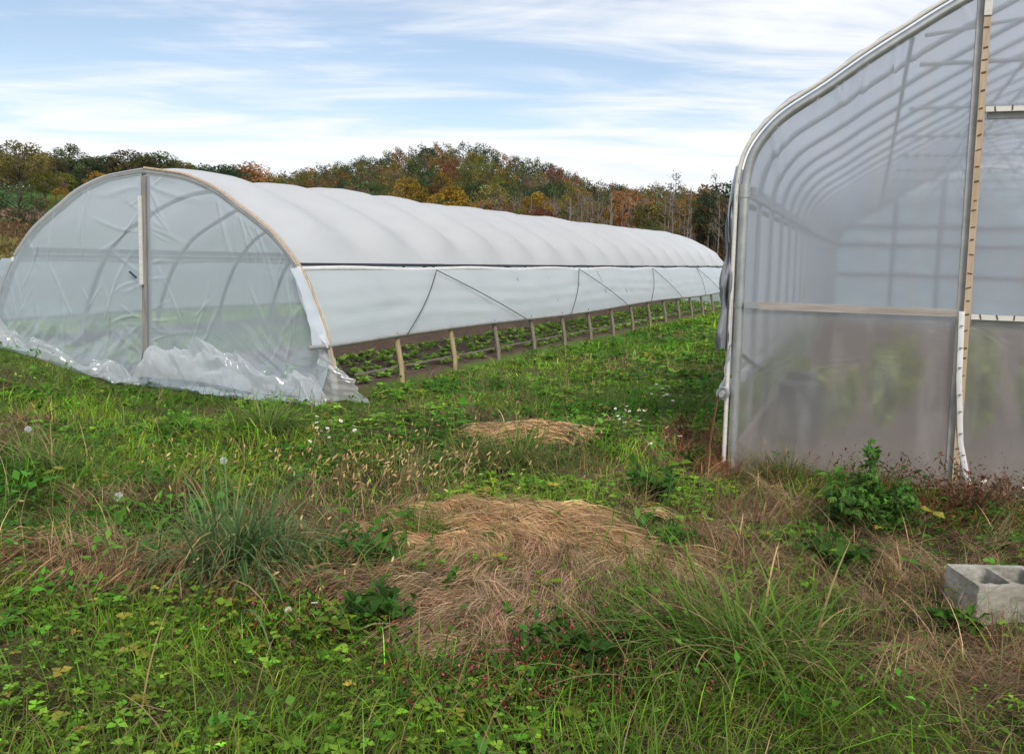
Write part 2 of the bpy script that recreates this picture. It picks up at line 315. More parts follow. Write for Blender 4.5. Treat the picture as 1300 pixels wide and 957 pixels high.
AZN = np.radians([-180, -60, -29.2, -23.7, -21.2, -17.7, -14.5, -11.2, -5.9, -2.5, 1.5, 5.4, 9.8, 13.8, 29.2, 60, 180])
RN = np.array([0, 60, 90, 120, 140, 200, 260, 420, 600, 3000.])
HT = np.array([
    [0, 0, 0, 0, 0, 1, 2, 4, 6, 6],
    [0, 0, 1, 2.5, 4, 9, 12, 15, 14, 5],
    [0, 0.2, 1.6, 3.4, 5.6, 12.0, 15, 17, 15, 5],
    [0, 0, 1.0, 2.6, 4.6, 11.5, 14.5, 18, 16, 5],
    [0, 0, .6, 1.8, 3.4, 10.5, 14, 20, 18, 5],
    [0, 0, 0, 0.5, 1, 4, 10, 17, 17, 6],
    [0, 0, 0, 0, 0.2, 2, 9, 22, 22, 8],
    [0, 0, 0, 0, 0, 1.5, 10, 29, 28, 10],
    [0, 0, 0, 0, 0, 1.5, 11, 38.5, 36, 12],
    [0, 0, 0, 0, 0, 1.5, 11, 39, 36, 12],
    [0, 0, 0, 0, 0, 1.5, 10, 32, 31, 12],
    [0, 0, 0, 0, 0, 1.0, 8, 24, 24, 10],
    [0, 0, 0, 0, 0, 1.0, 6, 22, 22, 8],
    [0, 0, 0, 0, 0, 1.0, 5, 19, 20, 8],
    [0, 0, 0, 0, 0, 1, 4, 15, 16, 8],
    [0, 0, 0, 0, 0, 1, 3, 8, 10, 6],
    [0, 0, 0, 0, 0, 1, 2, 4, 6, 6]], float)
def gz(x, y):
    x = np.asarray(x, float); y = np.asarray(y, float)
    r = np.hypot(x, y); az = np.arctan2(x, y)
    ia = np.clip(np.searchsorted(AZN, az, 'right') - 1, 0, len(AZN) - 2); ta = np.clip((az - AZN[ia]) / (AZN[ia + 1] - AZN[ia]), 0, 1)
    ir = np.clip(np.searchsorted(RN, r, 'right') - 1, 0, len(RN) - 2); tr = np.clip((r - RN[ir]) / (RN[ir + 1] - RN[ir]), 0, 1)
    ta = ta * ta * (3 - 2 * ta)
    z = lerp(lerp(HT[ia, ir], HT[ia, ir + 1], tr), lerp(HT[ia + 1, ir], HT[ia + 1, ir + 1], tr), ta)
    z = z + sstep(150, 300, r) * (vnoise(x / 45, y / 45, 5, 2) - 0.5) * 4.0
    near = 1 - sstep(30, 60, r)
    z = z - 0.05 + near * ((vnoise(x * 1.3, y * 1.3, 11, 2) - 0.5) * 0.10 + (vnoise(x * 5, y * 5, 12, 2) - 0.5) * 0.04)
    u, v = t_local(x, y)
    z = z + near * 0.045 * np.clip(-x - 4.4, 0, 6) * sstep(14, 9, np.abs(u))          # ground climbs gently to the left
    z = z + 0.20 * np.clip(-x - 4.75, 0, 1.9) * sstep(0.0, -.7, v) * sstep(-6, -2.5, v)
    ins = sstep(3.0, 2.6, np.abs(u)) * sstep(-0.3, 0.6, v) * sstep(T_LEN + 1.5, T_LEN, v)
    z = lerp(z, 0.06 + (vnoise(x * 6, y * 6, 21, 2) - 0.5) * 0.05, ins)
    uh, vh = h_local(x, y)
    insh = sstep(-0.1, 0.3, uh) * sstep(-0.1, 0.3, vh) * sstep(27, 25, vh) * sstep(8.6, 8.2, uh)
    z = lerp(z, -0.05, insh)
    # matted dry heaps
    z = z + MATS(x, y)
    return z
def rot_ellipse(x, y, cx, cy, a, b, ang):
    c, s = math.cos(ang), math.sin(ang); dx, dy = x - cx, y - cy
    return np.hypot((dx * c + dy * s) / a, (-dx * s + dy * c) / b)
def MATS(x, y):
    e = rot_ellipse(x, y, 0.05, 5.05, 0.85, 1.0, 0.0)
    crest = sstep(3.95, 4.75, y + 0.25 * (x - 0.1) ** 2 - 0.2 * x)
    h = (0.03 + .06 * (vnoise(x * 2.6, y * 2.6, 14, 2) - .5)) * sstep(1.25, 0.55, e) * crest
    h = h + 0.05 * sstep(1.2, 0.2, rot_ellipse(x, y, 0.3, 8.25, 0.62, 0.45, 0.0))
    h = h + 0.04 * sstep(1.2, 0.3, rot_ellipse(x, y, -1.75, 4.4, 1.5, 0.28, -0.12))
    h = h + 0.04 * sstep(1.2, 0.2, rot_ellipse(x, y, -2.36, 5.85, 0.4, 0.35, 0))
    return h
def gz1(x, y): return float(gz(np.array([x]), np.array([y]))[0])

def build_ground():
    azs = np.concatenate([np.linspace(-180, -44, 50), np.linspace(-42, 42, 260), np.linspace(44, 180, 50)])
    azs = np.radians(azs)
    rs = np.concatenate([[0.0, 1.0, 2.0], np.geomspace(2.4, 40, 150), np.geomspace(41.5, 460, 90), np.geomspace(480, 5000, 25)])
    A, RR = np.meshgrid(azs, rs, indexing='ij')
    X, Y = RR * np.sin(A), RR * np.cos(A); Z = gz(X, Y)
    n = vnoise(X * 2, Y * 2, 31, 4); n2 = vnoise(X / 6, Y / 6, 33, 3)
    col = np.zeros(X.shape + (3,))
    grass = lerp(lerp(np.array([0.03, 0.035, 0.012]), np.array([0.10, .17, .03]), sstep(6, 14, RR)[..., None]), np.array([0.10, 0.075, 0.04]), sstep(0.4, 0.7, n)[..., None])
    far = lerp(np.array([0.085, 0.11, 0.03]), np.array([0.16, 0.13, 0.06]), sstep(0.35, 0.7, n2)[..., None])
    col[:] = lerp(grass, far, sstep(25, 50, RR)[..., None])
    azd = np.degrees(A)
    left = sstep(-18.5, -20, azd)
    wob = (n2 - 0.5) * 14
    def band(r0, r1): return sstep(r0 - 2, r0 + 2, RR + wob * 0.3) * sstep(r1 + 2, r1 - 2, RR + wob * 0.3) * left
    for r0, r1, c in ((62, 82, (0.20, 0.17, 0.06)), (82, 112, (0.16, 0.10, 0.055)), (112, 134, (0.07, 0.10, 0.03)), (134, 152, (0.22, 0.12, 0.085)), (152, 206, (0.05, 0.13, 0.028))):
        col = lerp(col, np.array(c), band(r0, r1)[..., None])
    wood = sstep(205, 225, RR) * left + (1 - left) * sstep(155, 170, RR)
    col = lerp(col, lerp(np.array([0.075, 0.05, 0.03]), np.array([0.13, 0.08, 0.04]), n[..., None]), np.clip(wood, 0, 1)[..., None])
    u, v = t_local(X, Y)
    soil = sstep(2.75, 2.6, np.abs(u)) * sstep(0.0, 0.3, v) * sstep(T_LEN + .5, T_LEN, v)
    col = lerp(col, lerp(np.array([0.08, 0.057, 0.044]), np.array([0.15, 0.105, 0.08]), n[..., None]), soil[..., None])
    uh, vh = h_local(X, Y)
    soilh = sstep(-.05, .1, uh) * sstep(0, .1, vh) * sstep(26, 25, vh) * sstep(8.5, 8.3, uh)
    col = lerp(col, lerp(np.array([0.14, 0.095, 0.08]), np.array([0.24, 0.16, 0.13]), n[..., None]), soilh[..., None])
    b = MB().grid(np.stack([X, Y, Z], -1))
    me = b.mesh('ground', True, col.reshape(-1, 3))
    m, t = mat('soil_and_field')
    a = N(t, 'ShaderNodeVertexColor', layer_name='Col'); co = N(t, 'ShaderNodeTexCoord')
    nz = N(t, 'ShaderNodeTexNoise', i_Scale=14.0, i_Detail=9.0, i_Roughness=0.7); t.links.new(co.outputs['Object'], nz.inputs['Vector'])
    mr = N(t, 'ShaderNodeMapRange'); t.links.new(nz.outputs['Fac'], mr.inputs['Value']); mr.inputs['To Min'].default_value = 0.45; mr.inputs['To Max'].default_value = 1.5
    ml = N(t, 'ShaderNodeVectorMath', operation='SCALE'); t.links.new(a.outputs['Color'], ml.inputs[0]); t.links.new(mr.outputs[0], ml.inputs['Scale'])
    p = N(t, 'ShaderNodeBsdfPrincipled', i_Roughness=0.95); p.inputs['Specular IOR Level'].default_value = 0.1; t.links.new(ml.outputs[0], p.inputs['Base Color'])
    bp = N(t, 'ShaderNodeBump', i_Strength=0.7, i_Distance=0.03); t.links.new(nz.outputs['Fac'], bp.inputs['Height']); t.links.new(bp.outputs[0], p.inputs['Normal'])
    out(t, p.outputs[0])
    o = link('ground', me, m)
    tag(o, 'weedy field ground running back to the wooded hill', 'ground', kind='structure')
build_ground()

# ------------------------------------------------------------------ high tunnel
PROF = np.array([(0, 2.495), (.35, 2.455), (.69, 2.398), (1.10, 2.25), (1.386, 2.085), (1.65, 1.93), (1.908, 1.754), (2.10, 1.57), (2.23, 1.43), (2.37, 1.22), (2.48, 1.0), (2.60, .72), (2.68, .42), (2.735, .1), (2.745, -.25)])
def catmull(P, n=5):
    P = np.asarray(P, float); E = np.vstack([2 * P[0] - P[1], P, 2 * P[-1] - P[-2]]); o = []
    for i in range(1, len(E) - 2):
        for t in np.arange(n) / n:
            o.append(0.5 * (2 * E[i] + (E[i + 1] - E[i - 1]) * t + (2 * E[i - 1] - 5 * E[i] + 4 * E[i + 1] - E[i + 2]) * t * t + (3 * E[i] - E[i - 1] - 3 * E[i + 1] + E[i + 2]) * t ** 3))
    o.append(P[-1]); return np.array(o)
PROFS = catmull(PROF, 4)
PROF2 = PROF.copy(); PROF2[:6, 1] = (2.375, 2.358, 2.305, 2.17, 2.035, 1.905)     # bows behind the end hoop are lower at the top
PROFS2 = catmull(PROF2, 4)
def arc_points(P):                       # right foot -> peak -> left foot
    L = P.copy(); L[:, 0] *= -1
    return np.vstack([P[::-1], L[1:]])
ARC = arc_points(PROFS)
TZ = 0.10
tunnel = empty('high_tunnel', (T0[0], T0[1], TZ), PSI_T, label='long white plastic hoop tunnel with a clear wrinkled end wall and side curtain rolled up', cat='greenhouse')
def prof_u(z): return np.interp(np.asarray(z) + 0.0, PROFS[::-1, 1], PROFS[::-1, 0])
ZL = -TZ                                  # local z = world z - TZ
def build_tunnel():
    hoop_pts = np.stack([ARC[:, 0], np.zeros(len(ARC)), ARC[:, 1] + ZL], 1)
    ARC2 = arc_points(PROFS2); hoop_me = MB().tube(np.stack([ARC2[:, 0], np.zeros(len(ARC2)), ARC2[:, 1] + ZL], 1), 0.029, 10).mesh('hoop')
    end_me = MB().tube(hoop_pts, 0.042, 10).mesh('end_hoop')
    for k in range(NB + 1):
        o = link('hoop', end_me if k in (0, NB) else hoop_me, M_STEEL_DULL if k in (0, NB) else M_BOW, tunnel); o.location = (0, k * SPACE, 0)
    # tan batten that clamps the film to the right half of the end hoop
    P = PROFS[PROFS[:, 1] > 0.02][::-1]
    dP = np.gradient(P, axis=0); nP = np.stack([-dP[:, 1], dP[:, 0]], 1); nP /= np.linalg.norm(nP, axis=1)[:, None]; nP *= np.sign(nP[:, :1])
    b = MB().tube(np.stack([P[:, 0] + nP[:, 0] * .042, np.full(len(P), -0.024), P[:, 1] + nP[:, 1] * .042 + ZL], 1), 0.015, 6)
    link('end_batten', b.mesh('end_batten'), M_WOOD_TAN, tunnel)
    # ground posts on both sides
    for sgn in (1, -1):
        for k in range(1, NB + 1):
            x0, x1 = prof_u(0.62), prof_u(-0.2)
            g = MB().tube([(sgn * (x1 + 0.012), 0, -0.2 + ZL), (sgn * (prof_u(.2) + .012), 0, .2 + ZL), (sgn * (x0 + 0.012), 0, 0.62 + ZL)], 0.034 if k < 3 else 0.0315, 8).mesh('ground_post')
            o = link('ground_post', g, M_LEG if k < 3 else M_LEGDULL, tunnel); o.location = (0, k * SPACE, 0)
    # hip rails, ridge pipe, low side rails
    for sgn in (1, -1):
        x = sgn * (prof_u(1.45) + 0.035)
        link('hip_rail', MB().beam((x, 0.0, 1.45 + ZL), (x, T_LEN, 1.40 + ZL), 0.03, 0.035).mesh('hip_rail', False), M_WOOD_GREY if sgn < 0 else M_DARK, tunnel)
        link('film_roll', MB().tube([(x + sgn * 0.03, y, 1.40 - 0.05 * y / T_LEN + ZL + 0.012 * math.sin(y * 1.9) - 0.004) for y in np.linspace(-0.05, T_LEN, 60)], 0.032, 8).mesh('film_roll'), M_RIBBON, tunnel)
        xs = sgn * (prof_u(.2) + .01)
        link('baseboard', MB().beam((xs - sgn * .07, 0.5, .20 + ZL), (xs - sgn * .07, T_LEN, .22 + ZL), 0.012, 0.020 if sgn > 0 else .26).mesh('baseboard', False), M_WOOD_BROWN, tunnel)
    link('hip_board', MB().beam((-2.19, 0.05, 1.52 + ZL), (-2.19, T_LEN, 1.5 + ZL), 0.04, 0.075).mesh('hip_board', False), M_WOOD_GREY, tunnel)
    link('ridge_pipe', MB().tube([(0, SPACE, 2.335 + ZL), (0, T_LEN, 2.335 + ZL)], 0.018, 8).mesh('ridge_pipe'), M_STEEL, tunnel)
    # roof film: billows between the hoops
    keep = ARC[:, 1] > 1.40; A = ARC[keep]; A2 = ARC2[keep]
    d = np.gradient(A, axis=0); nrm = np.stack([-d[:, 1], d[:, 0]], 1); nrm /= np.linalg.norm(nrm, axis=1)[:, None]
    nrm *= np.sign(nrm @ np.array([0, 1.0]) + 1e-6)[:, None]
    nrm[np.abs(A[:, 0]) > 2.0] = np.stack([np.sign(A[np.abs(A[:, 0]) > 2.0, 0]) * .8, np.full((np.abs(A[:, 0]) > 2.0).sum(), .6)], 1)
    vs = np.linspace(-0.06, T_LEN + 0.05, NB * 28 + 1)
    fr = np.abs(np.sin(np.pi * vs / SPACE)); bil = 0.0005 + 0.14 * fr ** 1.8
    bayr = np.random.default_rng(3).uniform(0.75, 1.2, NB + 2)[np.clip((vs / SPACE).astype(int), 0, NB + 1)]
    edge = np.clip((A[:, 1] - 1.40) / 0.35, 0, 1)
    off = 0.031 + (bil * bayr)[:, None] * edge[None, :] + vnoise(vs[:, None] * 1.7, np.arange(len(A))[None, :] * .35, 8, 2) * 0.02 * edge * fr[:, None]
    P = np.stack([A[None, :, 0] + nrm[None, :, 0] * off, np.repeat(vs[:, None], len(A), 1), A[None, :, 1] + (A2 - A)[None, :, 1] * sstep(0.0, SPACE, vs)[:, None] ** .7 + nrm[None, :, 1] * off + ZL], -1)
    link('roof_film', MB().grid(P[:, ::-1]).mesh('roof_film'), M_ROOF, tunnel)
    # side curtains and their roll bars
    def bar_z(v): return 0.585 + 0.0 * v + 0.02 * np.sin(v * 0.6) + 0.002 * v
    for sgn in (1, -1):
        vs = np.linspace(-0.20, T_LEN, NB * 12 + 1); ts = np.linspace(0, 1, 26)
        zt = 1.41 - 0.05 * vs / T_LEN; zb = bar_z(vs) if sgn > 0 else bar_z(vs) + .02
        Z = zt[:, None] + (zb - zt)[:, None] * ts[None]
        frc = np.abs(np.sin(np.pi * vs / SPACE))
        wob = (vnoise(vs[:, None] * 2.4, ts[None] * 5, 41, 2) - .5) * .03 * np.sin(np.pi * ts)[None]
        fold = .005 * np.sin(ts[None] * 26 + 1.5 * np.sin(vs[:, None] * .8)) * np.sin(np.pi * ts)[None]
        o_ = 0.036 + 0.025 * frc[:, None] * np.sin(np.pi * ts)[None] + wob + fold
        U = prof_u(Z) + o_
        U = U - 0.10 * sstep(0.0, -0.2, vs)[:, None] * ts[None]
        P = np.stack([sgn * U, np.repeat(vs[:, None], len(ts), 1), Z + ZL], -1)
        link('side_curtain', MB().grid(P).mesh('side_curtain'), M_CURTAIN, tunnel)
        vb = np.linspace(-0.32, T_LEN, 70)
        link('roll_bar', MB().tube(np.stack([sgn * (prof_u(bar_z(vb)) + .055 - .08 * sstep(.1, -.3, vb)), vb, bar_z(vb) - .01 + ZL], 1), 0.026, 10).mesh('roll_bar'), M_STEEL_DULL, tunnel)
    # loose upright lap of film at the front corner, outside the end hoop
    ts = np.linspace(0, 1, 40); ws = np.linspace(0, 1, 14)
    Tg, Wg = np.meshgrid(ts, ws, indexing='ij'); Z = 1.42 - 0.86 * Tg
    fold = 0.010 * np.sin(Wg * 6 + Tg * 3)
    P = np.stack([prof_u(Z) + 0.055 - 0.16 * Wg * np.sin(np.pi * np.clip(Tg * 1.05, 0, 1)) ** .7 + fold, -0.02 - 0.10 * Wg + fold, Z + ZL], -1)
    link('film_lap', MB().grid(P).mesh('film_lap'), M_ROOF, tunnel)
    # ropes
    xh = prof_u(1.38) + 0.10
    for k, a, c in ((2.07, 1.1, 3.75), (6.16, 5.2, 7.7), (9.95, 9.06, 11.2), (13.4, 13.2, 14.9)):
        for e in (a, c):
            zb = float(bar_z(e * SPACE)); xb = prof_u(zb) + 0.095
            pts = [(xh + (xb - xh) * t + 0.05 * math.sin(math.pi * t), k * SPACE + (e - k) * SPACE * t, 1.38 + (zb - 1.38) * t + ZL) for t in np.linspace(0, 1, 9)]
            link('rope', MB().tube(pts, 0.0065, 6).mesh('rope'), M_ROPE, tunnel)
    # end post, battens, sill
    link('end_post', MB().beam((0.03, -0.03, -0.2 + ZL), (0.03, -0.03, 2.44 + ZL), 0.085, 0.06, (0, 1, 0)).mesh('end_post', False), M_WOOD_GREY, tunnel)
    link('post_batten', MB().beam((0.012, -0.085, 1.15 + ZL), (0.0, -0.085, 2.2 + ZL), 0.055, 0.02, (0, 1, 0)).mesh('post_batten', False), M_PALE, tunnel)
    link('post_batten', MB().beam((0.075, -0.08, -0.05 + ZL), (0.068, -0.08, 2.36 + ZL), 0.03, 0.022, (0, 1, 0)).mesh('post_batten_narrow', False), M_WOOD_GREY, tunnel)
    link('sill_board', MB().beam((-0.55, -0.12, -0.06 + ZL), (0.38, -0.12, -0.04 + ZL), 0.05, 0.11).mesh('sill_board', False), M_PALE, tunnel)
    link('latch_stick', MB().beam((-0.17, -0.10, 1.30 + ZL), (-0.06, -0.10, 1.23 + ZL), 0.018, 0.02).mesh('latch_stick', False), M_DARK, tunnel)
    # ---- clear end film (front), wrinkled
    def end_sheet(name, u0, u1, ztop_fun, seed, apron, matl):
        nu, nz = 380, 320
        s = np.linspace(0, 1, nu)[:, None]; t = np.linspace(0, 1, nz)[None, :]
        Zb = 0.0
        zt = ztop_fun(lerp(u0, u1, s))
        Zf = lerp(zt, Zb, t * 1.0) + 0 * s
        U = lerp(u0, u1, s) + 0 * t
        # keep inside the hoop: squeeze u to the profile
        lim = prof_u(np.clip(Zf, 0.0, 2.5)) - 0.005
        U = np.clip(U, -lim, lim)
        rg = np.random.default_rng(seed); D = np.zeros_like(U)
        ties = [(0.04, 2.35), (0.02, 1.9), (0.02, 1.3), (0.02, 0.75), (0.02, .2)]
        sg = 1 if u1 + u0 > 0 else -1
        for i in range(46):
            if i < 22:
                ox, oz = ties[rg.integers(0, 5)]; oz += rg.normal(0, .08); ang = rg.uniform(-1.25, 0.5) if oz > 1.5 else rg.uniform(-1.2, .9)
            elif i < 36:
                ox, oz = sg * rg.uniform(.5, 2.2), rg.uniform(.1, .9); ang = rg.uniform(.9, 2.4)
            else:
                j = rg.integers(8, len(PROFS) - 14); ox, oz = sg * PROFS[j, 0], PROFS[j, 1]; ang = math.atan2(-oz + .2, 2.0 * sg - ox) + math.pi * (0 if sg < 0 else 1) + rg.normal(0, .3)
            dxx, dzz = sg * math.cos(ang), math.sin(ang)
            if i >= 36: dxx, dzz = -math.cos(ang + 0) * sg * .6, -abs(math.sin(ang))
            al = (U - ox) * dxx + (Zf - oz) * dzz; pe = -(U - ox) * dzz + (Zf - oz) * dxx
            pe = pe + 0.05 * np.sin(al * rg.uniform(2, 6) + rg.uniform(0, 6))
            Ln = rg.uniform(.3, 1.2); wd = rg.uniform(.008, .022) * (1 + al * 1.4).clip(.6, 3)
            D += rg.uniform(.004, .015) * np.exp(-(pe / wd) ** 2) * sstep(-.03, .08, al) * sstep(Ln, Ln * .4, al)
        low = sstep(0.95, 0.05, Zf)
        D += low ** 1.4 * 0.10 * crumple(U * .8, Zf * 1.0, seed + 2, (1.6, 2.3, 3.1, 4.3, 6.1), .5) + sstep(1.7, .3, Zf) * .006 * crumple(U, Zf, seed + 8) + (vnoise(U * .8, Zf * .9, seed + 5, 1) - .5) * .03
        fixd = np.minimum(sstep(0, .06, np.minimum(s, 1 - s) + 0 * t), sstep(0, .04, t + 0 * s))
        D = D * fixd
        ap = apron(U)
        fl = np.clip(1 - Zf / 0.42, 0, 1) ** 1.7
        V = -0.045 - D - ap * fl - .02 * low
        Zf = Zf - 0.05 * fl
        P = np.stack([U, V, Zf + ZL], -1)
        # apron lying on the ground in front
        na = 26; ta = np.linspace(0, 1, na + 1)[1:][None]
        Ua = U[:, -1:] + (s * 0) + (U[:, -1:] * 0.02) * ta
        Va = V[:, -1:] - ta * ap[:, -1:] * (0.9 + .35 * vnoise(s * 9, s * 0, seed + 7)) - 0.03
        xw = T0[0] + Ua * UT[0] + Va * LT[0]; yw = T0[1] + Ua * UT[1] + Va * LT[1]
        hg = gz(xw, yw) + 0.05 + (0.06 + .055 * crumple(Ua, Va * 1.5, seed + 9)) * (1 - .75 * ta)
        Za = lerp(P[:, -1:, 2] - ZL, hg, sstep(0, .35, ta))
        P = np.concatenate([P, np.stack([Ua, Va, Za + ZL], -1)], 1)
        link(name, MB().grid(P).mesh(name), matl, tunnel)
    top = lambda u: np.interp(np.abs(u), PROFS[:, 0], PROFS[:, 1]) - 0.02
    left_ap = lambda u: 0.10 + 0.55 * sstep(-0.6, -2.0, u)
    right_ap = lambda u: 0.10 + 0.14 * sstep(0.4, 1.4, u)
    end_sheet('end_film', -2.70, -0.012, top, 5, left_ap, M_END)
    end_sheet('end_film', 0.07, 2.70, top, 17, right_ap, M_END)
    # film slumped in folds along the foot of the right half
    for ua, ub, hs, sd in ((0.12, 2.78, 1.0, 62), (-2.62, -0.05, 0.62, 262)):
        nu, nz = 300, 90
        s = np.linspace(0, 1, nu)[:, None]; t = np.linspace(0, 1, nz)[None]
        U = lerp(ua, ub, s) + 0 * t
        hgt = hs * (0.26 + 0.34 * vnoise(U[:, :1] * 2.0, U[:, :1] * 0, sd - 1, 2) + .10 * np.sin(U[:, :1] * 2.1)) * sstep(0, .12, s) * sstep(1.0, .93, s)
        arc = np.pi * .93 * t
        V = -0.12 - 0.18 * (1 - np.cos(arc)) - (.28 * sstep(-.4, -1.6, U) if ua < 0 else 0)
        Z = hgt * np.sin(np.clip(arc, 0, np.pi)) ** .8 * (1 - .25 * t)
        rid = .5 + .6 * crumple(U, t * .8, sd, (1.7, 2.4, 3.6, 5.2, 7.7), .5)
        V = V - (rid - .5) * .20 * np.sin(np.pi * t)
        xw = T0[0] + U * UT[0] + V * LT[0]; yw = T0[1] + U * UT[1] + V * LT[1]
        Z = np.maximum(Z + (rid - .5) * .22 * np.sin(np.pi * t), -.02) + np.maximum(gz(xw, yw), 0) * (1 if ua < 0 else 0)
        link('slumped_film', MB().grid(np.stack([U, V, Z + ZL + 0 * t], -1)).mesh('slumped_film'), M_SLUMP, tunnel)
    # corner flap running out past the right foot
    s = np.linspace(0, 1, 60)[:, None]; t = np.linspace(0, 1, 50)[None]
    rid = .5 + .5 * crumple(s * .8, t * .8, 71)
    U = 2.60 + 0.60 * s * (0.12 + .88 * t) + (rid - .5) * .08
    V = -0.10 + .10 * s + (rid - .5) * .12 + 0 * t
    Z = 0.60 * (1 - t) * (1 - .25 * s) + .02 * s - .02 + (rid - .5) * .05 * t
    link('corner_flap', MB().grid(np.stack([U, V, Z + ZL], -1)).mesh('corner_flap'), M_SLUMP, tunnel)
    # far end film
    u = np.linspace(-2.68, 2.68, 60)[:, None]; t = np.linspace(0, 1, 30)[None]
    Z = lerp(top(u), 0.0, t); lim = prof_u(np.clip(Z, 0, 2.5)); U = np.clip(u + 0 * t, -lim, lim)
    link('end_film', MB().grid(np.stack([U, T_LEN + .03 + .02 * np.sin(U * 5) * np.sin(Z * 6), Z + ZL], -1)).mesh('far_end_film'), M_CURTAIN, tunnel)
    link('end_post', MB().beam((0, T_LEN - .02, -0.2 + ZL), (0, T_LEN - .02, 2.38 + ZL), 0.085, 0.06, (0, 1, 0)).mesh('far_end_post', False), M_WOOD_GREY, tunnel)
build_tunnel()

# ------------------------------------------------------------------ grey greenhouse on the right
HP = catmull([(0, -0.3), (0, 0.9), (0, 2.0), (0.0, 2.136), (.018, 2.318), (.065, 2.468), (.164, 2.616), (.303, 2.748), (.579, 2.925), (.844, 3.113), (1.102, 3.278), (1.426, 3.477), (2.2, 3.90), (3.0, 4.27), (3.6, 4.47), (4.1, 4.54)], 4)
HWID = 8.2
HARC = np.vstack([HP, np.stack([HWID - HP[::-1][1:, 0], HP[::-1][1:, 1]], 1)])
H_LEN = 24.0; H_SP = 1.22
house = empty('greenhouse', (H0[0], H0[1], 0.0), PSI_H, label='tall grey framed greenhouse with hazy plastic end wall nearest the camera', cat='greenhouse')
def htop(u): 
    h = np.where(np.asarray(u) < HWID / 2, u, HWID - np.asarray(u)); return np.interp(h, HP[10:, 0] + np.arange(len(HP) - 10) * 1e-9, HP[10:, 1])
def build_house():
    pts = np.stack([HARC[:, 0], np.zeros(len(HARC)), HARC[:, 1]], 1)
    bow = MB().tube(pts, 0.024, 8).mesh('bow'); ebow = MB().tube(pts + [0.012, 0, -0.01], 0.037, 12).mesh('end_bow')
    nb = int(H_LEN / H_SP)
    for k in range(nb + 1):
        o = link('bow', ebow if k == 0 else bow, M_STEEL, house); o.location = (0, k * H_SP, 0)
    # film clamp channel outside the front bow, and the crumpled film edge caught in it
    inner = HARC[(HARC[:, 1] > -.1)]
    d = np.gradient(inner, axis=0); nn = np.stack([-d[:, 1], d[:, 0]], 1); nn /= np.linalg.norm(nn, axis=1)[:, None]
    chan = inner + nn * 0.052
    link('clamp_channel', MB().tube(np.stack([chan[:, 0], np.full(len(chan), -.012), chan[:, 1]], 1), 0.017, 8).mesh('clamp_channel'), M_PALE, house)
    ts = np.arange(len(inner)); rg = np.random.default_rng(2)
    nse = vnoise(ts * .8, ts * 0, 3, 2)
    P = np.stack([np.stack([inner[:, 0] + nn[:, 0] * (0.040 + k * .010 + .022 * k * nse), -0.02 + .03 * k + .02 * np.sin(ts * 1.3 + k), inner[:, 1] + nn[:, 1] * (0.040 + k * .010 + .022 * k * nse)], 1) for k in range(3)], 0)
    link('film_edge', MB().grid(P).mesh('film_edge'), M_HSIDE, house)
    link('sleeve', MB().tube([(0.012, 0, 2.10), (0.012, 0, 2.2)], 0.044, 12).mesh('sleeve'), M_STEEL, house)
    link('sleeve', MB().tube([(0.012, 0, 1.24), (0.012, 0, 1.28)], 0.042, 12).mesh('sleeve_band'), M_STEEL, house)
    # roof film, left and right side film
    A = inner[inner[:, 1] > 2.0]; vs = np.linspace(0.0, H_LEN, nb * 4 + 1)
    dA = np.gradient(A, axis=0); nA = np.stack([-dA[:, 1], dA[:, 0]], 1); nA /= np.linalg.norm(nA, axis=1)[:, None]
    off = 0.024 + 0.03 * (np.abs(np.sin(np.pi * vs / H_SP)) * sstep(0, H_SP, vs))[:, None]
    P = np.stack([A[None, :, 0] + nA[None, :, 0] * off, np.repeat(vs[:, None], len(A), 1), A[None, :, 1] + nA[None, :, 1] * off], -1)
    link('roof_film', MB().grid(P).mesh('greenhouse_roof_film'), M_HROOF, house)
    for sgn in (0, 1):
        zs = np.linspace(2.05, 0.66, 14); vv = np.linspace(0.02, H_LEN, nb * 4 + 1)
        U = -0.03 - 0.02 * np.abs(np.sin(np.pi * vv / H_SP))[:, None] - 0.05 * np.clip((.95 - zs) / .3, 0, 1)[None] ** 1.5
        P = np.stack([U if sgn == 0 else HWID - U, np.repeat(vv[:, None], len(zs), 1), np.repeat(zs[None], len(vv), 0)], -1)
        link('side_film', MB().grid(P).mesh('side_film'), M_HSIDE, house)
        xr = -0.075 if sgn == 0 else HWID + .075
        link('film_roll', MB().tube([(xr, v, 0.56 + (.0 if v > 0 else .0)) for v in np.linspace(-0.10, H_LEN, 30)], 0.05, 12, cap=False).mesh('greenhouse_film_roll'), M_HSIDE, house)
        link('roll_pipe', MB().tube([(xr, v, 0.56) for v in np.linspace(-0.16, H_LEN, 4)], 0.022, 10).mesh('roll_pipe'), M_STEEL_DULL, house)
        link('hip_rail', MB().beam((0.06 if sgn == 0 else HWID - .06, 0.05, 2.14), (0.06 if sgn == 0 else HWID - .06, H_LEN, 2.14), .04, .09).mesh('greenhouse_hip_rail', False), M_STEEL_DULL, house)
        link('baseboard', MB().beam((0.05 if sgn == 0 else HWID - .05, 0.05, .06), (0.05 if sgn == 0 else HWID - .05, H_LEN, .06), .04, .2).mesh('greenhouse_baseboard', False), M_WOOD_BROWN, house)
    # film pulled down from the wall to the roll at the near corner
    zs = np.linspace(0.95, 0.56, 12)[:, None]; ys = np.linspace(-0.10, 0.5, 14)[None]
    P = np.stack([-0.03 - .075 * ((0.95 - zs) / .39) ** 1.2 + .012 * np.sin(zs * 40 + ys * 9), ys + 0 * zs, zs + 0 * ys], -1)
    link('film_tail', MB().grid(P).mesh('film_tail'), M_CURTAIN, house)
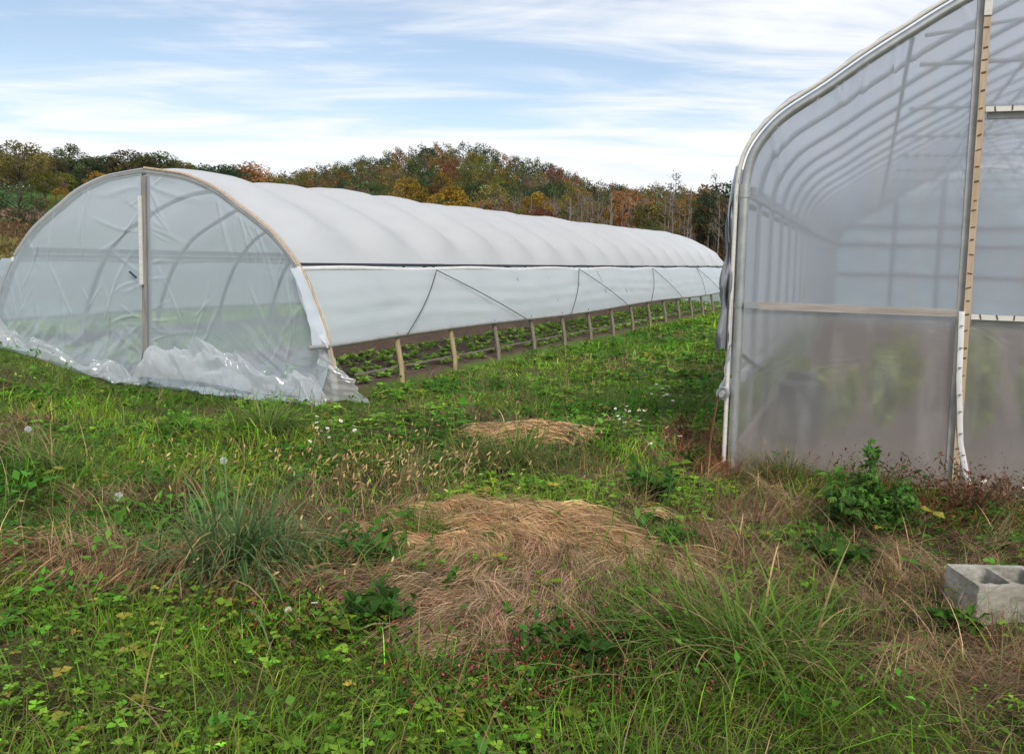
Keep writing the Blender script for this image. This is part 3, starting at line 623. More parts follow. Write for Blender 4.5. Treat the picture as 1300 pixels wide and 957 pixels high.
    # bunched shade cloth hanging down the outside of the wall
    zs = np.linspace(2.12, 0.90, 60)[:, None]; a = np.linspace(0, 2 * np.pi, 26)[None]
    wz = 0.045 + 0.028 * sstep(2.1, 1.2, zs) + .012 * np.sin(zs * 14)
    fold = 1 + .22 * np.sin(a * 5 + zs * 4) + .1 * np.sin(a * 9 - zs * 11)
    P = np.stack([-0.085 - 0.020 * sstep(2.1, 1.0, zs) + wz * .72 * fold * np.cos(a), 0.16 + wz * 3.0 * fold * np.sin(a), zs + .02 * np.sin(a * 3)], -1)
    link('shade_cloth', MB().grid(P).mesh('shade_cloth'), M_CLOTH, house)
    zs = np.linspace(2.34, 1.75, 20)[:, None]; ys = np.linspace(-.05, 0.6, 18)[None]
    P = np.stack([-0.05 - .055 * np.sin((2.34 - zs) / .59 * 2.2) + .012 * np.sin(ys * 30 + zs * 5), ys + 0 * zs, zs + 0 * ys], -1)
    link('loose_film', MB().grid(P).mesh('loose_film'), M_CURTAIN, house)
    link('crank_rod', MB().tube([(-0.10, -0.12, 0.56), (-0.13, -.2, 0.25), (-0.16, -0.25, -0.1)], 0.008, 6).mesh('crank_rod'), M_STAPLE, house)
    # purlins, cross ties and braces inside
    for u in (1.15, 2.5, 4.1, 5.7, 7.05):
        z = float(htop(u)) - 0.05
        link('purlin', MB().tube([(u, 0.1, z), (u, H_LEN, z)], 0.02, 6).mesh('purlin'), M_STEEL_DULL, house)
    tie = MB().tube([(1.25, 0, 3.28), (HWID - 1.25, 0, 3.28)], 0.019, 6).mesh('cross_tie')
    web = MB().tube([(2.2, 0, 3.28), (2.9, 0, 4.18)], 0.015, 6).tube([(3.6, 0, 3.28), (2.9, 0, 4.18)], 0.015, 6).tube([(3.6, 0, 3.28), (4.1, 0, 4.5)], 0.015, 6).tube([(HWID - 3.6, 0, 3.28), (4.1, 0, 4.5)], 0.015, 6).tube([(HWID - 3.6, 0, 3.28), (HWID - 2.9, 0, 4.18)], 0.015, 6).tube([(HWID - 2.2, 0, 3.28), (HWID - 2.9, 0, 4.18)], 0.015, 6).mesh('tie_web')
    for k in range(1, nb + 1, 2):
        o = link('cross_tie', tie, M_STEEL_DULL, house); o.location = (0, k * H_SP, 0)
        o2 = link('tie_web', web, M_STEEL_DULL, o)
    link('wind_brace', MB().tube([(0.05, 0.1, 0.85), (.05, 2.6, 0.42)], 0.017, 6).mesh('wind_brace'), M_DARK, house)
    link('wind_brace', MB().tube([(1.25, 0.2, 3.3), (3.2, 3.6, 4.25)], 0.017, 6).mesh('roof_brace'), M_STEEL_DULL, house)
    # ---- front wall frame
    Lp = 1.62                                # upright
    zt = float(htop(Lp)) - .04
    link('upright', MB().beam((Lp - .035, 0.01, -0.3), (Lp - .035, 0.01, zt), 0.05, 0.06, (0, 1, 0)).mesh('upright', False), M_STEEL_DULL, house)
    # the tan batten bends a little
    bt = MB(); zsb = np.linspace(0.02, zt - .02, 9)
    for a, b in zip(zsb[:-1], zsb[1:]): bt.beam((Lp + .004, -0.052, a), (Lp + .004, -0.052, b), 0.045, 0.02, (0, 1, 0))
    bat = link('batten', bt.mesh('batten', False), M_WOOD_TAN, house)
    st = MB().beam((-.020, 0, 0), (.014, 0, 0.004), 0.008, 0.005, (0, 1, 0)).mesh('staple', False)
    for i, z in enumerate(np.arange(0.08, zt, 0.106)):
        o = link('staple', st, M_STAPLE, bat); o.location = (Lp + .006 + RNG.uniform(-.003, .003), -0.064, z + RNG.uniform(-.022, .022)); o.rotation_euler = (0, RNG.uniform(-.35, .35), 0); o.scale = (RNG.uniform(.55, 1.1), 1, RNG.uniform(.7, 1.5))
    link('cap_batten', MB().beam((Lp + .004, -0.062, zt - .19), (Lp + .006, -0.062, zt + .02), 0.05, 0.02, (0, 1, 0)).mesh('cap_batten', False), M_PALE, house)
    # loose white strip hanging off the batten
    zs = np.linspace(1.285, 0.03, 40); f = (1.285 - zs) / 1.255
    us = np.interp(zs, [0.03, .1, .33, .79, 1.285], [1.72, 1.695, 1.64, 1.60, 1.588]); w = 0.019
    P = np.stack([np.stack([us - w, -0.080 - .02 * np.sin(f * 5), zs], 1), np.stack([us, -0.088 - .02 * np.sin(f * 5), zs], 1), np.stack([us + w, -0.080 - .02 * np.sin(f * 5), zs], 1)], 0)
    rib = link('loose_strip', MB().grid(P).mesh('loose_strip'), M_RIBBON, house)
    st2 = MB().beam((-.016, 0, 0), (.010, 0, 0.003), 0.006, 0.004, (0, 1, 0)).mesh('strip_staple', False)
    for z in np.cumsum(RNG.uniform(.09, .2, 9)) + .1:
        if z > 1.25: break
        o = link('staple', st2, M_STAPLE, rib); o.location = (float(np.interp(z, zs[::-1], us[::-1])) + .003, -0.098 - .02 * math.sin((1.285 - z) / 1.255 * 5), z)
    # rails
    link('wood_rail', MB().beam((0.14, -0.03, 1.262), (Lp - .062, -0.03, 1.268), 0.03, 0.055).mesh('wood_rail', False), M_RAIL, house)
    link('rail_bracket', MB().beam((0.055, -0.045, 1.262), (0.165, -0.045, 1.262), 0.02, 0.045).mesh('rail_bracket', False), M_STEEL, house)
    for z0, nm in ((2.712, 'upper'), (1.247, 'lower')):
        link('cross_rail', MB().beam((Lp + .05, 0.012, z0 - .035), (HWID - Lp, 0.012, z0 - .035), 0.06, 0.05).mesh('cross_rail', False), M_STEEL_DULL, house)
        rb = link('rail_batten', MB().beam((Lp + .032, -0.052, z0), (HWID - Lp - .032, -0.052, z0), 0.02, 0.036).mesh('rail_batten', False), M_PALE, house)
        for u in np.arange(Lp + .09, 3.2, .107):
            o = link('staple', st, M_STAPLE, rb); o.location = (u, -0.064, z0 + RNG.uniform(-.005, .005)); o.rotation_euler = (0, math.pi / 2 + RNG.uniform(-.2, .2), 0)
    Rp = HWID - Lp
    link('upright', MB().beam((Rp + .035, 0.01, -0.3), (Rp + .035, 0.01, zt), 0.05, 0.06, (0, 1, 0)).mesh('upright_far', False), M_STEEL_DULL, house)
    link('wood_rail', MB().beam((Rp + .062, -0.03, 1.26), (HWID - .1, -0.03, 1.26), 0.03, 0.055).mesh('wood_rail_far', False), M_WOOD_BROWN, house)
    # hazy panes: left, middle (three heights), right
    def pane(u0, u1, z0f, z1f, seed, nu=90, nz=110, folds=True, m=M_HEND):
        s = np.linspace(0, 1, nu)[:, None]; t = np.linspace(0, 1, nz)[None]
        U = lerp(u0, u1, s) + 0 * t; zt_ = z1f(lerp(u0, u1, s)); Z = lerp(zt_, z0f, t)
        rg = np.random.default_rng(seed); D = (vnoise(U * 1.2, Z * .8, seed, 2) - .5) * .03
        if folds:
            for i in range(16):
                ou = rg.uniform(u0, u1); oz = float(z1f(np.array(ou))); dz = -1; wd = rg.uniform(.008, .02); ln = rg.uniform(.15, .5); sl = rg.uniform(-.35, .35)
                al = (oz - Z); pe = U - ou - sl * al
                D = D + rg.uniform(.006, .018) * np.exp(-(pe / (wd * (1 + 2 * np.abs(al)))) ** 2) * sstep(0, .03, al) * sstep(ln, ln * .2, al)
        D = D * np.minimum(sstep(0, .05, np.minimum(s, 1 - s) + 0 * t), 1)
        link('end_panel', MB().grid(np.stack([U, -0.012 - D, Z], -1)).mesh('end_panel'), m, house)
    zc = lambda zv: (lambda u: np.full_like(np.asarray(u, float), zv))
    pane(0.0, Lp - .03, 1.285, lambda u: htop(np.maximum(u, 0.001)) - .01, 81)
    pane(0.0, Lp - .03, -0.1, zc(1.285), 82, folds=False, m=M_HLOW)
    pane(Lp - .03, Rp + .03, 2.69, lambda u: htop(u) - .02, 83, nu=140)
    pane(Lp - .03, Rp + .03, 1.225, zc(2.69), 84, nu=140, folds=False)
    pane(Lp - .03, Rp + .03, -0.1, zc(1.225), 85, nu=140, folds=False, m=M_HLOW)
    pane(Rp + .03, HWID, -0.1, lambda u: htop(np.minimum(u, HWID - .001)) - .01, 86)
    # far end wall
    u = np.linspace(0, HWID, 60)[:, None]; t = np.linspace(0, 1, 12)[None]
    link('end_panel', MB().grid(np.stack([u + 0 * t, np.full((60, 12), H_LEN), lerp(htop(np.clip(u, .001, HWID - .001)) - .01, -.1, t)], -1)).mesh('far_end_panel'), M_HFAR, house)
    for uu in (1.6, 2.9, 5.3, 6.6):
        link('upright', MB().beam((uu, H_LEN - .05, -.1), (uu, H_LEN - .05, float(htop(uu)) - .05), .09, .05, (0, 1, 0)).mesh('far_upright', False), M_WOOD_GREY, house)
    for zz_ in (1.3, 2.2, 2.75):
        link('cross_rail', MB().beam((.05, H_LEN - .1, zz_), (HWID - .05, H_LEN - .1, zz_), .05, .1).mesh('far_rail', False), M_WOOD_GREY, house)
build_house()

# ------------------------------------------------------------------ leaves
def leaf_mesh(B, D, Nn, ln, wd, col, droop=0.15, fold=0.12):
    """many leaves at once: base, direction, normal, length, width, colour"""
    n = len(B); D = D / np.linalg.norm(D, axis=1)[:, None]
    Nn = Nn - D * np.sum(Nn * D, 1)[:, None]; Nn = Nn / (np.linalg.norm(Nn, axis=1)[:, None] + 1e-9); Sd = np.cross(D, Nn)
    ln = np.broadcast_to(ln, (n,))[:, None]; wd = np.broadcast_to(wd, (n,))[:, None]
    Lf = B + D * ln * .45 - Sd * wd * .5 + Nn * ln * fold; Rt = B + D * ln * .45 + Sd * wd * .5 + Nn * ln * fold
    Md = B + D * ln * .5; Tp = B + D * ln - Nn * ln * droop
    V = np.stack([B, Lf, Md, Rt, Tp], 1).reshape(-1, 3)
    i = np.arange(n)[:, None] * 5
    T = np.concatenate([i + [0, 2, 1], i + [0, 3, 2], i + [1, 2, 4], i + [2, 3, 4]], 0)
    return V, T, np.repeat(col, 5, 0)
def diamond_mesh(B, D, Nn, ln, wd, col):
    n = len(B); D = D / np.linalg.norm(D, axis=1)[:, None]
    Nn = Nn - D * np.sum(Nn * D, 1)[:, None]; Nn = Nn / (np.linalg.norm(Nn, axis=1)[:, None] + 1e-9); Sd = np.cross(D, Nn)
    ln = np.broadcast_to(ln, (n,))[:, None]; wd = np.broadcast_to(wd, (n,))[:, None]
    V = np.stack([B, B + D * ln * .5 - Sd * wd * .5, B + D * ln, B + D * ln * .5 + Sd * wd * .5], 1).reshape(-1, 3)
    return V, np.arange(n)[:, None] * 4 + [0, 1, 2, 3], np.repeat(col, 4, 0)
def rdir(rg, n, zb=0.0):
    v = rg.normal(size=(n, 3)); v[:, 2] += zb; return v / np.linalg.norm(v, axis=1)[:, None]
def blades(B, phi, L, w, lean, curl, col, tipcol=None, S=3, twist=0.5, rg=RNG):
    n = len(B); th = lean[:, None] + curl[:, None] * (np.arange(S) / max(S - 1, 1))[None]
    st = np.stack([np.sin(th) * np.cos(phi)[:, None], np.sin(th) * np.sin(phi)[:, None], np.cos(th)], -1) * (L / S)[:, None, None]
    P = np.concatenate([B[:, None], B[:, None] + np.cumsum(st, 1)], 1)
    ta = phi + np.pi / 2 + rg.normal(0, twist, n); Sd = np.stack([np.cos(ta), np.sin(ta), np.zeros(n)], 1)
    f = 1 - (np.arange(S) / S) ** 1.6 * .75
    hw = (w / 2)[:, None] * f[None]
    Lf = P[:, :S] - Sd[:, None] * hw[..., None]; Rt = P[:, :S] + Sd[:, None] * hw[..., None]
    V = np.concatenate([np.stack([Lf, Rt], 2).reshape(n, 2 * S, 3), P[:, S:]], 1)
    k = 2 * S + 1; i = np.arange(n)[:, None] * k
    Q = np.concatenate([i + [2 * j, 2 * j + 1, 2 * j + 3, 2 * j + 2] for j in range(S - 1)], 0)
    T = i + [2 * S - 2, 2 * S - 1, 2 * S]
    c = col if tipcol is None else None
    if tipcol is None: C = np.repeat(col, k, 0)
    else:
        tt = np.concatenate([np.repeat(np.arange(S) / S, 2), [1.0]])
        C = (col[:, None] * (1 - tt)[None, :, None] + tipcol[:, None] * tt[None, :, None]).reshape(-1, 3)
    return V.reshape(-1, 3), Q, T, C
def jit(rg, base, n, s=0.18, hue=0.08):
    base = np.asarray(base, float); v = np.exp(rg.normal(0, s, (n, 1))) * np.exp(rg.normal(0, hue, (n, 3)))
    return base * v if base.ndim == 2 else base[None] * v

# ------------------------------------------------------------------ ground cover zones (world metres)
def dryness(x, y):
    wob = (vnoise(x * 2.6, y * 2.6, 51, 3) - .5) * 1.2
    def el(cx, cy, a, b, ang=0.0, g=1.0): return g * sstep(1.25, .75, rot_ellipse(x, y, cx, cy, a, b, ang) + wob)
    d = np.maximum(np.maximum(el(-.05, 5.42, .46, .32, -.15), el(.14, 4.85, .50, .40, -.1)), el(-.12, 4.10, .42, .46, .35))
    for e in ((-1.95, 4.45, 1.15, .24, -.10, .8), (0.3, 8.25, .55, .42), (-2.36, 5.85, .36, .28, 0, .8), (1.28, 4.7, .30, .55, 0, .85), (1.9, 3.6, .55, .35), (1.75, 7.6, .5, .9, 0, .85), (1.75, 6.0, .45, .5, 0, .9),
              (-0.9, 6.3, .6, .45, 0, .45), (0.75, 6.8, .35, .3, 0, .4), (2.9, 5.2, .9, .5, 0, .5), (-.6, 9.2, 1.0, .35, 0, .4), (2.0, 4.9, .5, .3, 0, .7), (2.2, 14.0, 1.5, .9, 0, .6), (4.2, 19, 1.2, 1.5, 0, .5)):
        d = np.maximum(d, el(*e))
    spots = sstep(.63, .78, vnoise(x * 1.1, y * 1.1, 55, 3)) * .8
    return np.clip(np.maximum(d, spots), 0, 1)
def keep_out(x, y):
    u, v = t_local(x, y); a = (np.abs(u) < 2.85) & (v > -0.55) & (v < T_LEN + .2)
    ap = (v > -0.45 - .75 * sstep(-.6, -2.0, u)) & (v <= 0) & (u > -3.0) & (u < 3.0)
    uh, vh = h_local(x, y); b = (uh > 0.02) & (vh > 0.02) & (vh < 25) & (uh < HWID)
    c = (x > 2.17) & (x < 2.60) & (y > 4.02) & (y < 4.42)
    return a | b | c | ap
def scatter(rg, n, r0, r1, az=43, fall=1.3, rf=5.0):
    rr = np.linspace(r0, r1, 4000); pdf = rr * np.where(rr < rf, 1, (rf / rr) ** (fall + .0)); cdf = np.cumsum(pdf); cdf /= cdf[-1]
    r = np.interp(rg.uniform(0, 1, n), cdf, rr); a = np.radians(rg.uniform(-az, az, n))
    x, y = r * np.sin(a), r * np.cos(a); k = ~keep_out(x, y); return x[k], y[k]

def build_grass():
    rg = np.random.default_rng(101)
    x, y = scatter(rg, 470000, 2.3, 60, fall=1.3, rf=4.5)
    d = dryness(x, y); r = np.hypot(x, y)
    k = rg.uniform(0, 1, len(x)) > d * .93
    x, y, d, r = x[k], y[k], d[k], r[k]; n = len(x)
    tall = vnoise(x * .9, y * .9, 61, 3); pat = vnoise(x * .7 + 4, y * .7, 63, 3)
    L = (0.055 + .13 * sstep(.3, .75, tall)) * np.exp(rg.normal(0, .3, n)); L = L * (1 + .35 * sstep(8, 25, r))
    near_edge = (np.abs(t_local(x, y)[1] + .5) < .9) & (np.abs(t_local(x, y)[0]) < 3.2); L[near_edge] *= .8; L *= lerp(.35, 1.0, sstep(.25, .8, np.hypot(x - 1.75, y - 6.95)))
    w = rg.uniform(.0025, .0062, n) * (1 + np.clip((r - 4) / 7, 0, 5))
    lean = np.abs(rg.normal(.45, .35, n)); curl = rg.uniform(.4, 1.9, n); fl = vnoise(x * .8, y * .8, 66, 2) * 12
    phi = fl + rg.normal(0, .9, n)
    g1, g2, g3 = np.array([.10, .235, .018]), np.array([.23, .36, .032]), np.array([.045, .13, .014])
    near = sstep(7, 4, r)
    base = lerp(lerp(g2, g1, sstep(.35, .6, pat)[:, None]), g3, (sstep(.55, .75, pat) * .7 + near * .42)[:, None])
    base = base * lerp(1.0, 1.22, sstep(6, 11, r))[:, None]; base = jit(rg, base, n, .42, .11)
    deadm = rg.uniform(0, 1, n) < .09 + .35 * d
    base[deadm] = jit(rg, (.27, .19, .09), int(deadm.sum()), .3, .06)
    B = np.stack([x, y, gz(x, y) - .01], 1)
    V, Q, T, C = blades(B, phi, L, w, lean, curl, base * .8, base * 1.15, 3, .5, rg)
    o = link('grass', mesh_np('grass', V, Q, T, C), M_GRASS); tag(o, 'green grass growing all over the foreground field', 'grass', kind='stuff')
    # longer arching loose blades
    x, y = scatter(rg, 14000, 2.3, 14, fall=1.2); d = dryness(x, y); k = rg.uniform(0, 1, len(x)) > d * .7; x, y = x[k], y[k]; n = len(x)
    k = vnoise(x * .8, y * .8, 71, 2) > .42; x, y = x[k], y[k]; n = len(x)
    c = jit(rg, (.125, .20, .034), n, .3, .1); dd = rg.uniform(0, 1, n) < .22; c[dd] = jit(rg, (.33, .24, .12), int(dd.sum()), .3, .05)
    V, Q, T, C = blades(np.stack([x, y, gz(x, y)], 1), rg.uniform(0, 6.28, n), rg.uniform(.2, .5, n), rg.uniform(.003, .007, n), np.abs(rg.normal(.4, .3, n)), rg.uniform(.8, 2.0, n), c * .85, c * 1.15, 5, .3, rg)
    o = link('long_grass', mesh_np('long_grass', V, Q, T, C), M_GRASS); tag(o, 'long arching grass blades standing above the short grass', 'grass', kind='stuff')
build_grass()

def build_clover():
    rg = np.random.default_rng(202)
    x, y = scatter(rg, 80000, 2.3, 30, fall=1.3, rf=4.5); d = dryness(x, y)
    pt = vnoise(x * 1.3, y * 1.3, 75, 3); k = (pt > .44 + .04 * sstep(6, 4, np.hypot(x, y))) & (rg.uniform(0, 1, len(x)) > d * 1.05); x, y, pt = x[k], y[k], pt[k]; n = len(x); r = np.hypot(x, y)
    h = rg.uniform(.01, .10, n) * (.5 + .7 * sstep(.4, .7, pt)); z = gz(x, y) + h
    col0 = jit(rg, lerp(np.array([.06, .17, .018]), np.array([.17, .31, .03]), sstep(.35, .65, vnoise(x * .8, y * .8, 78, 2))[:, None]), n, .3, .11)
    yel = rg.uniform(0, 1, n) < .06; col0[yel] = jit(rg, (.32, .28, .05), int(yel.sum()), .2, .08)
    ph = rg.uniform(0, 6.28, n); tilt = rg.normal(0, .28, (n, 2)); Vs, Ts, Cs, off = [], [], [], 0
    sz = .022 * np.exp(rg.normal(0, .38, n)) * (1 + np.clip((r - 4) / 6, 0, 3))
    for j in range(3):
        a = ph + j * 2.094
        D = np.stack([np.cos(a), np.sin(a), rg.uniform(-.15, .35, n)], 1); Nn = np.stack([tilt[:, 0], tilt[:, 1], np.ones(n)], 1)
        V, T, C = leaf_mesh(np.stack([x, y, z], 1), D, Nn, sz, sz * .85, col0 * rg.uniform(.85, 1.15, (n, 1)), .1, .08); Vs.append(V); Ts.append(T + off); Cs.append(C); off += len(V)
    o = link('clover', mesh_np('clover', np.concatenate(Vs), None, np.concatenate(Ts), np.concatenate(Cs)), M_LEAF); tag(o, 'leafy clover and low weeds carpeting the gaps between grasses', 'ground cover', kind='stuff')
    # broad leaves (dock, plantain, chickweed clumps)
    m = 2600; x, y = scatter(rg, m, 2.4, 22, fall=1.2); d = dryness(x, y); k = rg.uniform(0, 1, len(x)) > d * .93; x, y = x[k], y[k]
    k = vnoise(x * .6 + 9, y * .6, 79, 2) > .36; x, y = x[k], y[k]; n = len(x); q = 13
    X = np.repeat(x, q) + rg.normal(0, .05, n * q); Y = np.repeat(y, q) + rg.normal(0, .05, n * q)
    hh = rg.uniform(.03, .20, n * q) * np.repeat(rg.uniform(.5, 1.15, n), q); Z = gz(X, Y) + hh
    D = rdir(rg, n * q, .15); D[:, 2] = np.abs(D[:, 2]) * .6; Nn = np.stack([rg.normal(0, .4, n * q), rg.normal(0, .4, n * q), np.ones(n * q)], 1)
    c = np.repeat(jit(rg, (.075, .19, .022), n, .4, .13), q, 0) * rg.uniform(.8, 1.25, (n * q, 1)); ln = rg.uniform(.03, .085, n * q) * np.repeat(rg.uniform(.6, 1.2, n), q)
    ln = ln * lerp(.6, 1.0, sstep(3.5, 6, np.hypot(X, Y)))
    V, T, C = leaf_mesh(np.stack([X, Y, Z], 1), D, Nn, ln, ln * rg.uniform(.35, .7, n * q), c, .22, .06)
    o = link('broadleaf_weeds', mesh_np('broadleaf_weeds', V, None, T, C), M_LEAF); tag(o, 'broad leaved weeds scattered through the foreground grass', 'ground cover', kind='stuff')
build_clover()

def strands(rg, P0, flow, steps, step, w, col, lift, hug=True):
    """combed dry strands that follow the ground"""
    n = len(P0); pts = []; x, y = P0[:, 0].copy(), P0[:, 1].copy(); ph = rg.normal(0, .22, n) + 1.3 * (vnoise(P0[:, 0] * 7, P0[:, 1] * 7, 94, 2) - .5); base = lift
    for s in range(steps + 1):
        t = s / steps
        z = gz(x, y) + base * (1 - .5 * t) + .035 * np.sin(np.pi * t) * rg.uniform(.2, 1.2, n)
        pts.append(np.stack([x, y, z], 1))
        a = flow(x, y) + ph * .8 + rg.normal(0, .07, n) + .12 * np.sin(s * .8 + ph * 9)
        x = x + np.cos(a) * step; y = y + np.sin(a) * step
    P = np.stack(pts, 1); T = np.gradient(P, axis=1); Sd = np.cross(T, [0, 0, 1.0]); Sd /= np.linalg.norm(Sd, axis=2)[..., None] + 1e-9
    Sd = Sd + np.array([0, 0, 1.0]) * rg.normal(0, .6, (n, 1, 1)); f = (1 - (np.arange(steps + 1) / steps) ** 2 * .8)[None, :, None]
    hw = (w / 2)[:, None, None] * f; Lf, Rt = P - Sd * hw, P + Sd * hw; V = np.stack([Lf, Rt], 2).reshape(n, -1, 3); k = 2 * (steps + 1)
    i = np.arange(n)[:, None] * k; Q = np.concatenate([i + [2 * j, 2 * j + 1, 2 * j + 3, 2 * j + 2] for j in range(steps)], 0)
    return V.reshape(-1, 3), Q, np.repeat(col, k, 0)
def drycol(rg, n, base=(.36, .245, .15)):
    c = jit(rg, base, n, .33, .05); k = rg.uniform(0, 1, n); c[k < .18] *= .5; c[k > .9] *= 1.45; return c
def build_dry():
    rg = np.random.default_rng(303)
    # central mat: tufts of dead grass, each lying its own way, roughly combed
    nc = 900; cx = rg.uniform(-.95, .95, nc); cy = rg.uniform(3.4, 5.95, nc); k = (dryness(cx, cy) > rg.uniform(.15, .95, nc)) & (rot_ellipse(cx, cy, .0, 4.75, .95, 1.4, 0) < 1.1); cx, cy = cx[k], cy[k]; nc = len(cx)
    def flow(x, y):
        top = sstep(4.75, 5.15, y + .1 * x)
        a_low = -1.95 + .5 * (x - .1) - .4 * sstep(-.1, -.6, x) + .8 * (vnoise(x * 2.5, y * 2.5, 91, 2) - .5)
        return lerp(a_low, -.28 + 1.0 * (vnoise(x * 2, y * 2.5, 92, 2) - .5), top)
    per = 46; n = nc * per; ci = np.repeat(np.arange(nc), per); dev = rg.normal(0, .42, nc)[ci] + rg.normal(0, .17, n); bend = rg.normal(0, .09, nc)[ci] + rg.normal(0, .05, n)
    rx = cx[ci] + rg.normal(0, .035, n); ry = cy[ci] + rg.normal(0, .035, n); hb = rg.uniform(0, .05, nc)[ci] + rg.uniform(0, .025, n); arch = rg.uniform(.01, .06, nc)[ci] * rg.uniform(.4, 1.5, n)
    stp = (.046 * rg.uniform(.6, 1.35, nc))[ci] * rg.uniform(.7, 1.2, n); pts = []; x, y = rx.copy(), ry.copy(); a = flow(x, y) + dev; steps = 7
    for q in range(steps + 1):
        t = q / steps; pts.append(np.stack([x, y, gz(x, y) + hb * (1 - .6 * t) + arch * math.sin(math.pi * min(1, t * 1.15))], 1)); a = lerp(a, flow(x, y) + dev, .25) + bend + rg.normal(0, .05, n); x = x + np.cos(a) * stp; y = y + np.sin(a) * stp
    P = np.stack(pts, 1); T = np.gradient(P, axis=1); Sd = np.cross(T, [0, 0, 1.0]); Sd /= np.linalg.norm(Sd, axis=2)[..., None] + 1e-9; Sd = Sd + np.array([0, 0, 1.0]) * rg.normal(0, .7, (n, 1, 1))
    hw = (rg.uniform(.0012, .0030, n) / 2)[:, None, None] * (1 - (np.arange(steps + 1) / steps) ** 2 * .8)[None, :, None]; V = np.stack([P - Sd * hw, P + Sd * hw], 2).reshape(n, -1, 3); kk = 2 * (steps + 1)
    i = np.arange(n)[:, None] * kk; Q = np.concatenate([i + [2 * j, 2 * j + 1, 2 * j + 3, 2 * j + 2] for j in range(steps)], 0)
    upper = sstep(4.4, 5.2, cy)[:, None]; cc = lerp(np.array([.36, .245, .145]), np.array([.50, .325, .17]), upper) * np.exp(np.clip(rg.normal(0, .30, (nc, 1)), -.8, .32)) * np.exp(rg.normal(0, .04, (nc, 3)))
    C = np.repeat(jit(rg, cc[ci], n, .25, .04), kk, 0); V = V.reshape(-1, 3)
    o = link('dry_grass_mat', mesh_np('dry_grass_mat', V, Q, None, C), M_DRY); tag(o, 'large flattened mat of combed brown dead grass in the middle foreground', 'dead grass', kind='stuff')
    # dead tufts in the other dry zones, and a litter of broken stalks under everything
    x, y = scatter(rg, 5200, 2.5, 11, fall=1.0, rf=5); d = dryness(x, y); k = (d > rg.uniform(.2, 1, len(x))) & (rot_ellipse(x, y, .0, 4.75, .8, 1.35, 0) > 1) & (rot_ellipse(x, y, .3, 8.25, .6, .45, 0) > 1); x, y = x[k], y[k]; nc = len(x); per = 34; n = nc * per; ci = np.repeat(np.arange(nc), per)
    c0 = np.array([.36, .245, .14]) * np.exp(rg.normal(0, .3, (nc, 1))) * np.exp(rg.normal(0, .06, (nc, 3))); rd = sstep(1.2, .4, rot_ellipse(x, y, 1.7, 7.6, .6, 1.0, 0)); c0 = c0 * lerp(np.ones(3), np.array([1.0, .66, .6]), rd[:, None])
    bx, by = x[ci] + rg.normal(0, .04, n), y[ci] + rg.normal(0, .04, n); ph = (-1.9 + 1.1 * rg.normal(size=nc))[ci] + rg.normal(0, .4, n); lean = np.clip(rg.normal(1.0, .3, nc)[ci] + rg.normal(0, .2, n), .1, 1.5)
    V2, Q2, T2, C2 = blades(np.stack([bx, by, gz(bx, by) + .01], 1), ph, rg.uniform(.14, .36, n), rg.uniform(.0014, .0034, n) * (1 + np.clip((by - 5) / 6, 0, 2)), lean, rg.uniform(.1, .9, n), jit(rg, c0[ci], n, .25, .04), None, 5, .5, rg)
    tag(link('dry_tufts', mesh_np('dry_tufts', V2, Q2, T2, C2), M_DRY), 'leaning tufts of brown dead grass among the green weeds', 'dead grass', kind='stuff')
    x, y = scatter(rg, 70000, 2.3, 16, fall=1.3, rf=4.5); n = len(x)
    V2, Q2, T2, C2 = blades(np.stack([x, y, gz(x, y) + rg.uniform(0, .025, n)], 1), rg.uniform(0, 6.28, n), rg.uniform(.05, .16, n), rg.uniform(.002, .005, n), rg.uniform(1.25, 1.6, n), rg.uniform(-.3, .3, n), jit(rg, lerp(np.array([.13, .09, .045]), np.array([.26, .18, .09]), rg.uniform(0, 1, (n, 1)) ** 2), n, .3, .07), None, 2, .6, rg)
    tag(link('thatch', mesh_np('thatch', V2, Q2, T2, C2), M_DRY), 'litter of dead stalks lying on the soil under the grass', 'dead grass', kind='stuff')
    # left strip
    n = 6500; x = rg.uniform(-3.4, -.4, n); y = rg.uniform(3.7, 5.1, n); k = (rot_ellipse(x, y, -1.75, 4.45, 1.55, .30, -.12) + .5 * (vnoise(x * 3, y * 3, 95, 2) - .5) < 1.0) & (rg.uniform(0, 1, n) < .25 + .9 * vnoise(x * 2.4, y * 2.4, 98, 2)); x, y = x[k], y[k]; n = len(x)
    V, Q, C = strands(rg, np.stack([x, y + .08], 1), lambda x, y: -1.95 + .25 * np.sin(x * 3) + .5 * (vnoise(x * 3, y * 3, 96, 2) - .5), 5, .06, rg.uniform(.002, .0045, n), drycol(rg, n, (.27, .165, .085)), rg.uniform(.01, .10, n))
    o = link('dry_grass_strip', mesh_np('dry_grass_strip', V, Q, None, C), M_DRY); tag(o, 'ragged strip of brown dead grass at the left edge of the foreground', 'dead grass', kind='stuff')
    # straw heap
    n = 3200; a = rg.uniform(0, 6.28, n); q = np.sqrt(rg.uniform(0, 1, n)); x = .3 + .56 * q * np.cos(a); y = 8.25 + .40 * q * np.sin(a)
    hz = .055 * (1 - q ** 2)
    V, Q, C = strands(rg, np.stack([x, y], 1), lambda x, y: 2.9 + 1.2 * (vnoise(x * 3, y * 3, 97, 2) - .5) + rg.normal(0, .5, n), 4, .075, rg.uniform(.004, .008, n), drycol(rg, n, (.52, .34, .18)), rg.uniform(0, 1, n) * hz + .02)
    o = link('straw_heap', mesh_np('straw_heap', V, Q, None, C), M_DRY); tag(o, 'low heap of orange straw lying in the grass mid-field', 'straw heap')
    # standing and tangled dry stalks wherever the dry weight is high
    x, y = scatter(rg, 60000, 2.4, 24, fall=1.2, rf=5); d = dryness(x, y); e = rot_ellipse(x, y, .05, 4.75, .75, 1.2, 0)
